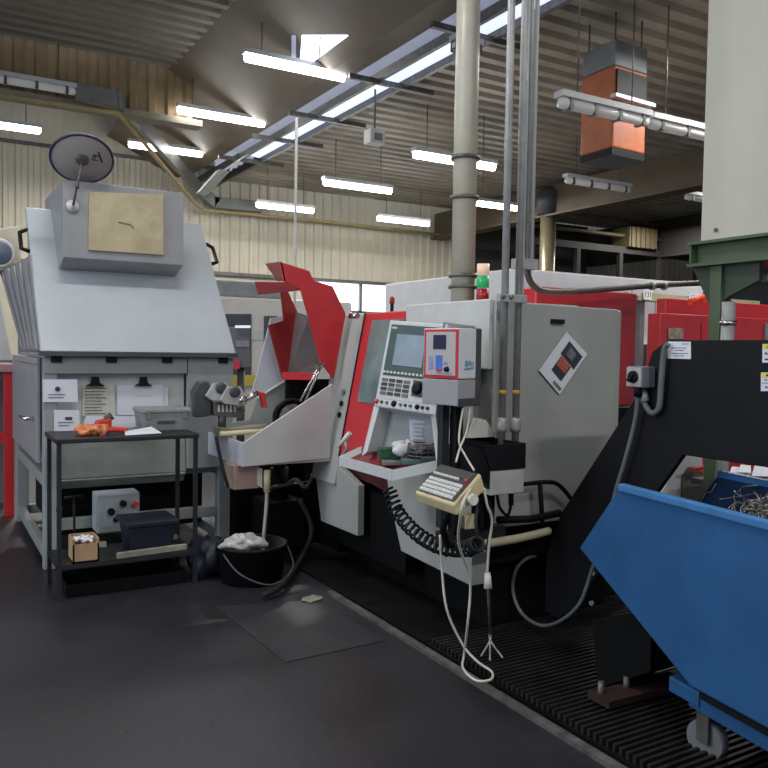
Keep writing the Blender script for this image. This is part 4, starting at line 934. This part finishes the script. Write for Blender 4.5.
y0, y1 = P(713,320,X=cX).y, P(724,320,X=cX).y
mb = MB(); mb.box(cX-.04, y1-.0, 0, cX+.06, y0, bb-.001); mb.build('column', GREEN, fl, bev=.004)
mb = MB(); yl, yr = P(694,271,X=cX).y, P(760,285,X=cX).y
mb.slab([(cX-.01,yl,bb-.001),(cX-.01,y0,P(715,312,X=cX).z),(cX-.01,y1,P(733,300,X=cX).z),(cX-.01,y1-.04,P(742,295,X=cX).z),(cX-.01,yr+.0,bb-.1),(cX-.01,yr,bb-.001)], (.03,0,0)); mb.build('gusset', mat('dark green gusset', (58,70,56), .5), fl)
a = P(729,305,X=FXN-.04)
t = pipe('steel_downpipe', 'short galvanised pipe standing in front of the green column', 'pipe', [P(729,302,X=FXN-.06), V((a.x-.02,a.y,0.0))], .036, STEEL, (P(729,323,X=FXN-.06).z,), CHROME)
mb = MB(); mb.cyl(P(738,281,X=4.2), P(768,277,X=4.2), .02); mb.cyl(P(740,280,X=4.19), P(747,280,X=4.19), .03); t2 = mb.build('air_line', LGREY); tag(t2, 'pale air line under the green girder at the right edge', 'pipe')

# ================================================================== BACKGROUND MACHINES
t = thing('red_cabinet', 'red machine cabinet behind the conveyor head and green column', 'cabinet', (6.2, 5.0, 0))
a, b = P(661,313,Y=5.2), P(716,310,Y=5.2)
mb = MB(); mb.box(a.x, 5.2, 0, b.x+2.2, 5.36, a.z); mb.build('front_cabinet', RED, t, bev=.01)
c = P(666,298,Y=5.5); mb = MB(); mb.box(c.x, 5.5, 0, c.x+3.5, 5.62, c.z); mb.build('rear_cabinet', RED, t, bev=.01)
mb = MB(); mb.slab([P(x,y,Y=5.195) for x,y in ((668,328),(682.5,328),(682.5,339),(668,339))], (0,-.01,0)); mb.build('nameplate', mat('plate beige', (170,160,142), .5, dirt=.4, scale=30), t)
mb = MB(); mb.slab([P(x,y,Y=5.195) for x,y in ((701,322),(701.6,322),(701.6,342),(701,342))], (0,-.002,0)); mb.build('door_gap', DRED, t)
mb = MB(); mb.slab([P(x,y,Y=5.195) for x,y in ((764,324),(790,324),(790,342),(764,342))], (0,-.02,0)); mb.build('grey_box', HOUS, t)
mb = MB(); mb.obox(P(706,297,Y=5.25), (.03,0,.06), (0,.02,0), (.05,0,.0)); mb.cyl(P(690,302,Y=5.25), P(703,297,Y=5.25), .03); mb.build('warning_flag', mat('orange flag', (230,70,40), .5, emit=.05), t)  # flag is no lamp, faint glow put into its orange
we = P(515,268,Z=2.5)
t = thing('white_enclosure', 'white machine enclosure behind the lathe, in the middle of the picture', 'machine', (7.3, 8.4, 0))
mb = MB(); mb.box(we.x, we.y, 0, 9.6, 10.1, 2.5); mb.build('enclosure', WHITE, t, bev=.02)
mb = MB(); x = P(655,300,Y=we.y).x
for q in (x, x-1.4): mb.box(q, we.y-.004, .1, q+.012, we.y-.0005, 2.3)
mb.build('door_gap', MGREY, t)
mb = MB(); a,b = P(633,352,Y=we.y), P(664,345,Y=we.y); mb.box(a.x, we.y-.3, 0, b.x, we.y-.01, b.z); mb.build('base', DGREY, t)
# beam with tags
g0, g1 = P(560,290,Y=6.6), P(700,303,Y=6.6)
t = thing('number_beam', 'cream horizontal beam with white number tags behind the iron pipe', 'beam', (g0.x, 6.6, g0.z))
mb = MB(); z0 = P(660,301.5,Y=6.6).z; z1 = P(660,294,Y=6.6).z; mb.box(P(570,290,Y=6.6).x, 6.6, z0, P(760,300,Y=6.6).x, 6.75, z1); mb.build('beam', mat('cream beam', (182,178,142), .5), t)
for x, y in ((647.5,295), (693,298)):
    mb = MB(); c = P(x,y,Y=6.58); mb.obox(c, (.065,0,0), (0,.008,0), (0,0,.055)); tg = mb.build('number_tag', WHITE, t)
    text_mesh('131', .09, c+V((0,-.009,0)), (1,0,0), (0,0,1), INK, 'lettering', tg)
mb = MB(); c = P(636,293,Y=6.58); mb.obox(c, (.07,0,0), (0,.008,0), (0,0,.03)); mb.build('number_tag', LGREY, t)
# support posts for the beam
for x in (P(640,300,Y=6.68).x, P(755,300,Y=6.68).x):
    mb = MB(); mb.box(x-.04,6.64,0,x+.04,6.72,z0); mb.build('post', MGREY, t)
# machine between feeder and red hood
YM = 11.0
t = thing('machining_centre', 'white and grey machining centre behind the gap between feeder and red hood', 'machine', P(280,395,Y=YM))
mb = MB(); a, b = P(205,300,Y=YM), P(352,320,Y=YM); zt = P(280,299,Y=YM).z
mb.box(a.x, YM, 0, b.x, YM+2.0, zt); mb.build('enclosure', mat('offwhite enclosure', (206,204,196), .45, dirt=.06), t, bev=.03)
z2 = P(240,281,Y=YM+.1).z; mb = MB(); mb.box(a.x-.6, YM+.1, zt+.002, P(286,285,Y=YM).x, YM+1.9, z2); mb.build('upper_cover', mat('blue grey cover', (140,146,150), .5), t, bev=.03)
mb = MB(); mb.slab([P(x,y,Y=YM-.005) for x,y in ((218,314),(251,314),(251,376),(218,376))], (0,-.02,0)); mb.build('door_window', mat('dark glass', (70,78,86), .3), t)
mb = MB(); mb.slab([P(x,y,Y=YM-.005) for x,y in ((264,316),(277,316),(271,340),(264,345))], (0,-.02,0)); mb.build('second_window', MATS['dark glass'], t)
mb = MB(); mb.slab([P(x,y,Y=YM-.005) for x,y in ((251,330),(263,330),(263,340),(251,340))], (0,-.01,0)); mb.build('nameplate', LGREY, t)
mb = MB(); mb.slab([P(x,y,Y=YM-.006) for x,y in ((226,375),(285,375),(285,386),(226,386))], (0,-.04,0)); mb.build('yellow_sill', mat('yellow sill', (206,186,70), .5), t)
t = thing('operator_pendant', 'grey operator pendant hanging right of the feeder hood', 'control panel', P(243,368,Y=9.5))
mb = MB(); mb.slab([P(x,y,Y=9.5) for x,y in ((234,327),(250,327),(251,368),(235,368))], (0,.2,0)); pc = mb.build('case', mat('pendant grey', (104,106,112), .5), t, bev=.01)
mb = MB(); mb.slab([P(x,y,Y=9.495) for x,y in ((235.5,340.5),(249,340.5),(249,347),(236,347))], (0,-.006,0)); mb.build('screen', HOUS, pc)
mb = MB(); mb.slab([P(x,y,Y=9.5) for x,y in ((235,325.5),(249,325.5),(249,328),(235,328))], (0,-.05,0)); mb.build('lamp', mat('pendant lamp', (230,236,244), .4, dirt=0, emit=.5), pc)
mb = MB(); mb.slab([P(x,y,Y=9.49) for x,y in ((230,360),(239,360),(239,369),(230,369))], (0,-.02,0)); mb.build('pink_tag', MAGENTA, pc)
mb = MB(); c = P(241,368,Y=9.6); mb.cyl(c, V((c.x,c.y,0)), .05); mb.build('stand', DGREY, t)
# panels seen below the conveyor head
t = thing('grey_cover', 'pale grey cover panel with rounded slot seen under the conveyor head', 'panel', P(678,505,X=3.86))
mb = MB(); mb.slab([P(x,y,Y=3.9) for x,y in ((683,455),(702,457),(706,520),(712,575),(625,575),(655,505))], (0,.03,0)); mb.build('panel', LGREY, t)
mb = MB(); mb.slab([P(x,y,Y=3.895) for x,y in ((688,467),(702,466),(704,520),(680,520),(682,475))], (0,-.01,0)); mb.build('dark_strip', mat('strip grey', (96,92,86), .5), t)
mb = MB(); mb.tube([P(691,469,Y=3.8), P(705,467,Y=3.8), P(704,471,Y=3.8), P(697,472,Y=3.8)], .012, 8); mb.build('red_tape', REDT, t, label='red tape')
t = thing('paper_stack', 'loose white papers on a ledge seen between conveyor head and bin', 'papers', P(750,475,Y=3.6))
mb = MB(); q = P(750,476,Y=3.55); 
for i,(x0,y0,x1,y1) in enumerate(((729,476,749,468),(738,472,751,466),(752,476,790,466))):
    mb.slab([P(x0,y0,Y=3.5), P(x1,y0+1,Y=3.5), P(x1,y1,Y=3.6), P(x0+3,y1-1,Y=3.6)], (0,.002,.003))
mb.build('sheets', PAPER, t)
mb = MB(); a, b = P(722,480,Y=3.5), P(800,482,Y=3.5); mb.box(a.x,3.3,a.z-.06,b.x,3.75,a.z-.02); mb.build('ledge', DGREY, t)
mb = MB(); mb.box(a.x+.05,3.5,0,a.x+.1,3.55,a.z-.06); mb.box(b.x-.1,3.5,0,b.x-.05,3.55,a.z-.06); mb.build('ledge_leg', DGREY, t)

# ================================================================== CEILING THINGS
def light_fix(px0, px1, Z, lit, lab, L=1.5):
    a, b = P(*px0, Z=Z), P(*px1, Z=Z); y = (a.y+b.y)/2; c = (a.x+b.x)/2; x0, x1 = a.x, b.x
    t = thing('fluorescent_light', lab, 'light', (c, y, Z), 'lit ceiling lights' if lit else 'unlit ceiling lights')
    mb = MB(); mb.box(x0, y-.07, Z+.07, x1, y+.07, Z+.13); mb.build('housing', LGREY, t)
    mb = MB(); mb.tube([(x0+.01,y,Z+.02),(x0+.03,y,Z+.02),(x1-.03,y,Z+.02),(x1-.01,y,Z+.02)], .055, 10, radii=[.02,.055,.055,.02]); mb.build('tube', LIT if lit else UNLIT, t)
    zc = (7.3 if y > 13.3 else 6.0) if x1 < 5.2 else 5.32
    for x in (x0+.25, x1-.25):
        mb = MB(); mb.cyl((x,y,Z+.13), (x,y,zc), .008, 6); mb.build('hanger', STEELD, t)
    if not lit:
        for k in range(4):
            mb = MB(); x = x0+(x1-x0)*(.1+.27*k); mb.box(x-.02,y-.062,Z-.042,x+.02,y+.062,Z+.07); mb.build('clip', STEELD, t)
    return t
ZL, ZR_ = 5.3, 4.5
light_fix((242.5,59.5),(347,79), ZL, True, 'brightest lit ceiling light, top centre just below the roof window')
light_fix((177,111),(265,126), ZL, True, 'lit ceiling light above and right of the round mirror')
light_fix((127.7,145.7),(203.3,155.7), ZL, True, 'lit ceiling light just above the feeder housing, right of the round mirror')
light_fix((-35,122.5),(41.7,132), ZL, True, 'lit ceiling light cut by the left picture edge')
light_fix((412.5,155.9),(495.8,168.9), ZR_, True, 'lit ceiling light crossing behind the ivory exhaust duct')
light_fix((322,183.9),(393,192.3), ZR_, True, 'lit ceiling light left of the ivory duct, above two lower lights')
light_fix((254,206.5),(316,211.6), ZR_, True, 'lit ceiling light lowest on the left, against the top of the cream wall')
light_fix((375.5,219.7),(430.7,224.9), ZR_, True, 'lowest lit ceiling light just left of the ivory duct')
light_fix((474,203.5),(516,210), ZR_, True, 'lit ceiling light between the ivory duct and the steel conduits')
light_fix((558,104),(648,124), 4.0, False, 'unlit light with clips in front of the orange heater')
light_fix((650,125),(740,146), 4.0, False, 'unlit light right of the orange heater, running behind the beige filter housing')
light_fix((564.6,181.2),(630.2,191.3), ZR_, False, 'unlit light below the orange heater')
light_fix((684,198),(745,207), ZR_, False, 'unlit light end beside the lower corner of the beige filter housing')
light_fix((-40,75),(77,92.7), ZL, False, 'unlit light at the top left picture edge')
light_fix((560,214) if False else (452,46.5),(480,53), 4.9, False, 'unlit light stub beside the top of the ivory duct')

# orange heater
hc = [P(x,y,d=9) for x,y in ((580,152),(612,156),(645,148))]
t = thing('air_heater', 'orange hanging air heater with grey hood near the roof on the right', 'heater', hc[1])
zb3 = P(612,147,d=8.8).z; zt3 = P(612,72,d=9).z; zh = P(612,47,d=9).z
q0, q1, q2 = P(580,150,d=9.25), P(612,152,d=8.8), P(645,148,d=9.1); q3 = q0+(q2-q1)
ring = lambda z: [V((p.x,p.y,z)) for p in (q0,q1,q2,q3)]
mb = MB(); mb.hexa(ring(zb3)+ring(zt3)); ho = mb.build('body', HEAT, t, bev=.02)
ctr = (q0+q2)/2
mb = MB(); mb.hexa(ring(zt3+.002)+[V((ctr.x+(p.x-ctr.x)*1.0,ctr.y+(p.y-ctr.y)*1.0,zh)) for p in (q0,q1,q2,q3)]); mb.build('top_hood', HOODG, t, bev=.02)
e = (q2-q1); no = V((e.y,-e.x,0)).normalized()
if no.dot(F) > 0: no = -no
def hq(u,z): p = q1+e*u; return V((p.x,p.y,z))+no*.004
za, zb_ = P(630,76,d=9).z, P(630,102,d=9).z
mb = MB(); mb.slab([hq(.05,za),hq(.95,za),hq(.95,zb_),hq(.05,zb_)], no*.02); mb.build('opening', BLACK, ho)
zc_ = P(630,110,d=9).z; mb = MB(); mb.slab([hq(-.1,zb_),hq(1.1,zb_),hq(1.1,zb_-.04),hq(-.1,zb_-.04)], no*.08); mb.build('louvre', LGREY, ho)
mb = MB(); mb.hexa(ring(zb3-.08)+ring(zb3-.002)); mb.build('outlet', BLACK, ho)
for p in (q0,q1,q2):
    mb = MB(); mb.cyl((p.x*.8+ctr.x*.2,p.y*.8+ctr.y*.2,zh), (p.x*.8+ctr.x*.2,p.y*.8+ctr.y*.2,5.33), .012, 6); mb.build('hanger', STEELD, t)
# hanging signal box under the skylight
c = P(374.5,136,Z=4.55); t = thing('hanging_speaker', 'small pale box hanging on a rod under the skylight strip', 'speaker', c)
mb = MB(); mb.box(c.x-.12,c.y-.1,c.z-.12,c.x+.12,c.y+.1,c.z+.08); b_ = mb.build('case', PALE, t, bev=.01)
mb = MB(); mb.box(c.x-.06,c.y-.106,c.z-.08,c.x+.07,c.y-.101,c.z+.02); mb.build('grille', MGREY, b_)
mb = MB(); mb.cyl((c.x,c.y,c.z+.08),(c.x,c.y,5.2),.015,8); mb.build('rod', STEELD, t)
# thin white drop pole
a = P(295,262,Y=10.5); mb = MB(); mb.cyl((a.x,a.y,0), (a.x,a.y,P(297,118,Y=10.5).z), .022, 8); tag(mb.build('drop_pole', PALE), 'thin white drop pole behind the red hood, up to the skylight', 'pole')
# cable trays on the wall, left and horizontal
def tray(name, lab, pts, w, h, m):
    mb = MB()
    for a, b in zip(pts, pts[1:]):
        d = (b-a).normalized(); n_ = V((0,1,0)); up_ = d.cross(n_).normalized()
        mb.obox((a+b)/2, (b-a)/2+d*w*.3, n_*h, up_*w)
    return tag(mb.build(name, m), lab, 'cable tray')
YT = 17.72
tray('cable_tray', 'grey cable tray stepping down the wall from the top left', [P(78,92,Y=13.0-.15), P(118,101,Y=13.0-.15), P(140,122,Y=14.2), P(202,192,Y=YT), P(215,203,Y=YT), P(260,207,Y=YT)], .12, .1, mat('grey cable tray', (124,126,122), .45, .3))
mb = MB(); mb.tube([P(0,96,Y=12.9), P(118,113,Y=12.9), P(150,150,Y=14), P(196,205,Y=YT-.1), P(203,210,Y=YT-.1), P(330,222,Y=YT-.1), P(451,236,Y=YT-.1)], .035, 8); tag(mb.build('gas_pipe', mat('ochre pipe paint', (178,156,104), .5)), 'thin ochre pipe running down and along the back wall', 'pipe')
tray('cable_tray', 'pale sloping cable tray rising right beside the skylight strip', [P(203,193,Y=14.5), P(222,172,Y=13.5), P(243,157,Y=12.4)], .09, .12, LGREY)
# far dark services on the right
a = P(547,268,Y=13.5); t = pipe('extract_pipe', 'shiny vertical extract pipe far behind the cable trunk', 'duct', [V((a.x,a.y,P(547,200,Y=13.5).z)), V((a.x,a.y,0))], .17, mat('shiny duct', (150,142,112), .3, .6), ())
mb = MB(); mb.lathe((a.x,a.y,P(547,215,Y=13.5).z), (0,0,1), [(.25,0),(.28,.5),(.15,.6),(0,.6)], 18); mb.build('hood', DGREY, t)
t = thing('mezzanine', 'dark steel mezzanine frame with pipes far behind on the right', 'platform', P(610,290,Y=15))
mb = MB(); x0, x1 = P(525,240,Y=15).x, P(705,240,Y=15).x; z = P(610,247,Y=15).z
mb.box(x0,15,z-.12,x1,15.2,z+.05); mb.build('deck_beam', BEAMD, t)
for k in range(5):
    x = x0+(x1-x0)*(.04+.23*k); mb = MB(); mb.box(x-.06,15,0,x+.06,15.12,z-.12); mb.build('post', BEAMD, t)
mb = MB()
for dz, m_ in ((.35,0),(.75,0)): mb.cyl((x0,15.1,z+dz), (x1,15.1,z+dz), .05, 8)
mb.build('pipe', BEAMB, t)
mb = MB(); mb.box(x0,17.2,0,x0+4.2,17.3,z+.9); mb.build('dark_backing', BEAMD, t)
t = thing('yellow_crate', 'dull yellow ribbed crate on the dark mezzanine at far right', 'crate', P(642,250,Y=14.6))
a, b = P(630,226,Y=14.9), P(657,246,Y=14.9)
mb = MB(); mb.box(a.x,14.9,z+.052,b.x,15.5,a.z); mb.build('crate', mat('dull yellow', (96,86,56), .7), t)
mb = MB()
for k in range(6): x = a.x+(b.x-a.x)*(k+.3)/6; mb.box(x,14.86,z+.06,x+.06,14.9,a.z)
mb.build('ribs', BEAMB, t)

# ================================================================== CABLES AND FLOOR THINGS
# coiled black cable
path = smooth_path([P(389,490,d=4.45), P(398,512,d=4.4), P(415,532,d=4.25), P(438,546,d=4.05), P(462,549,d=3.9), P(478,544,d=3.8)], 40)
acc = 0; hel = []
for i, p in enumerate(path):
    t_ = (path[min(i+1,len(path)-1)]-path[max(i-1,0)]).normalized(); a_ = t_.orthogonal(); 
    a_ = (V((0,0,1))-t_*t_.z).normalized(); b_ = t_.cross(a_)
    for k in range(1):
        ph = i*.72; r0 = .036
        hel.append(p+(a_*math.cos(ph)+b_*math.sin(ph))*r0)
mb = MB(); mb.tube(hel, .008, 6); tag(mb.build('coiled_cable', RUBBER), 'black coiled cable sagging across the lower lathe panel below the tray', 'cable')
def cable(name, lab, pts, r, m):
    mb = MB(); mb.tube(smooth_path(pts), r, 8); return tag(mb.build(name, m), lab, 'cable')
cable('white_cable', 'white cable crossing from the monitor down to the keyboard terminal', [P(470,408,d=3.9), P(467,430,d=3.84), P(460,448,d=3.78), P(456,462,d=3.7)], .005, WIRE)
cable('white_cable', 'white cable bowed left of the monitor post to the keyboard back', [P(463,408,d=3.86), P(459,440,d=3.82), P(465,455,d=3.8), P(474,470,d=3.62)], .005, WIRE)
cable('white_cable', 'long white cable hanging from the keyboard and looping over the kerb', [P(476,482,d=3.62), P(464,500,d=3.3), P(460,520,d=3.3), P(459,545,d=3.5), P(470,580,d=3.7), P(468,620,d=3.7), P(464,655,Z=.06), P(463,668,Z=.06), P(475,680,Z=.06), P(490,680,Z=.06), P(492,672,Z=.06), P(478,662,Z=.06), P(463,645,Z=.12), P(447,610,d=3.85), P(442,570,d=3.9), P(440,535,d=3.9)], .006, WIRE)
t = thing('hanging_plug', 'white plug on a cable hanging right of the keyboard terminal', 'plug', P(488,585,d=3.6))
mb = MB(); mb.tube(smooth_path([P(484,488,d=3.55), P(487,505,d=3.55), P(492,520,d=3.58), P(489,545,d=3.6), P(487,575,d=3.62)]), .006); mb.build('cord', WIRE, t)
mb = MB(); mb.cyl(P(487.5,573,d=3.62), P(488,588,d=3.62), .014, 10, .02); mb.build('plug_body', PALE, t)
t = thing('forked_rod', 'thin grey rod with a spread foot standing on the grating', 'rod', P(490,657,Z=.06))
a = P(490,650,Z=.06); tp = P(488,590,d=3.62)
mb = MB(); mb.tube([tp, V((a.x,a.y,.14))], .006); mb.build('rod', STEELD, t)
mb = MB()
for x,y in ((481,656),(490,660),(503,658)): mb.tube(smooth_path([V((a.x,a.y,.16)), V((a.x,a.y,.11)), P(x,y,Z=.06)]), .005, 6)
mb.build('foot', STEEL, t)
t = thing('valve_cluster', 'black valve cluster with cream block behind the keyboard terminal', 'valve', P(480,560,Y=3.2))
mb = MB(); a = P(485,505,Y=3.22); mb.box(a.x-.03,3.2,a.z-.12,a.x+.05,3.3,a.z+.06); mb.build('manifold', BLACK2, t, bev=.006)
mb = MB(); a = P(470,520,Y=3.25); mb.box(a.x-.05,3.22,a.z-.04,a.x+.03,3.3,a.z+.03); mb.build('block', CREAM, t, bev=.005)
mb = MB(); mb.tube(smooth_path([P(480,500,Y=3.2),P(476,520,Y=3.15),P(478,545,Y=3.15),P(470,556,Y=3.2)]), .01); mb.tube(smooth_path([P(490,500,Y=3.2),P(492,525,Y=3.15),P(486,550,Y=3.15)]), .008); mb.build('hose', RUBBER, t)
# grating
t = thing('floor_grating', 'black slatted floor grating beside the lathe under the conveyor', 'grating', (2.9, 2.6, 0))
mb = MB(); mb.box(2.28,1.6,.0,3.9,3.44,.012); mb.build('pan', BLACK2, t)
mb = MB(); y = 1.62
while y < 3.42: mb.box(2.30,y,.012,3.88,y+.014,.04); y += .034
mb.build('slats', mat('oily slats', (40,38,38), .45, dirt=.4, scale=12), t)
# floor mat
a,b,c,d = [P(x,y,Z=.004) for x,y in ((215,606),(318,600),(386,640),(285,662))]
mb = MB(); mb.slab([a,b,c,d], (0,0,-.0035)); tag(mb.build('floor_plate', mat('dark floor plate', (44,44,48), .45, dirt=.25, scale=6)), 'dark flat plate on the floor in front of the kerb', 'plate')
mb = MB(); a = P(312,600,Z=0); mb.blob((a.x,a.y,.008), .07, .05, .008, 3, .4, 8); o = mb.build('dust_patch', mat('pale dust', (150,146,136), .9, dirt=.3, scale=30)); tag(o, 'pale patch of dust on the floor by the end of the kerb', 'dust', kind='stuff')

# ================================================================== LIGHT
w = bpy.data.worlds.new('world'); SC.world = w; w.use_nodes = True
bg = w.node_tree.nodes['Background']; bg.inputs['Color'].default_value = (.72, .82, 1, 1); bg.inputs['Strength'].default_value = .38
def area(name, loc, size, sy, power, col, rot=(0,0,0)):
    l = bpy.data.lights.new(name, 'AREA'); l.shape = 'RECTANGLE'; l.size = size; l.size_y = sy; l.energy = power; l.color = col
    o = bpy.data.objects.new(name, l); COL.objects.link(o); o.location = loc; o.rotation_euler = rot
for x, y, e in ((-2.5,5.0,60),(-2.5,1.0,50),(1.0,4.2,60),(1.0,0.0,60),(3.0,-2.5,170),(6.5,-2.0,150),(7.5,3.0,60),(8.0,5.6,110),(1.5,8.0,80),(2.5,14.6,170),(6.5,13.8,150),(10,14,150),(14,10,90),(16,14,90)):
    area('ceiling_fill', (x,y,4.9), 1.5, .25, e, (1,.985,.955))  # fill without fixtures: off-frame lights, others added to brighten wall, panel and enclosure
area('daylight_left', (-6.5, 3.5, 3.2), 5, 2.5, 260, (.78,.88,1), (0, math.radians(-78), 0))
SC.view_settings.view_transform = 'Standard'
SC.view_settings.exposure = .1
SC.view_settings.gamma = 1.06
SC.cycles.max_bounces = 6
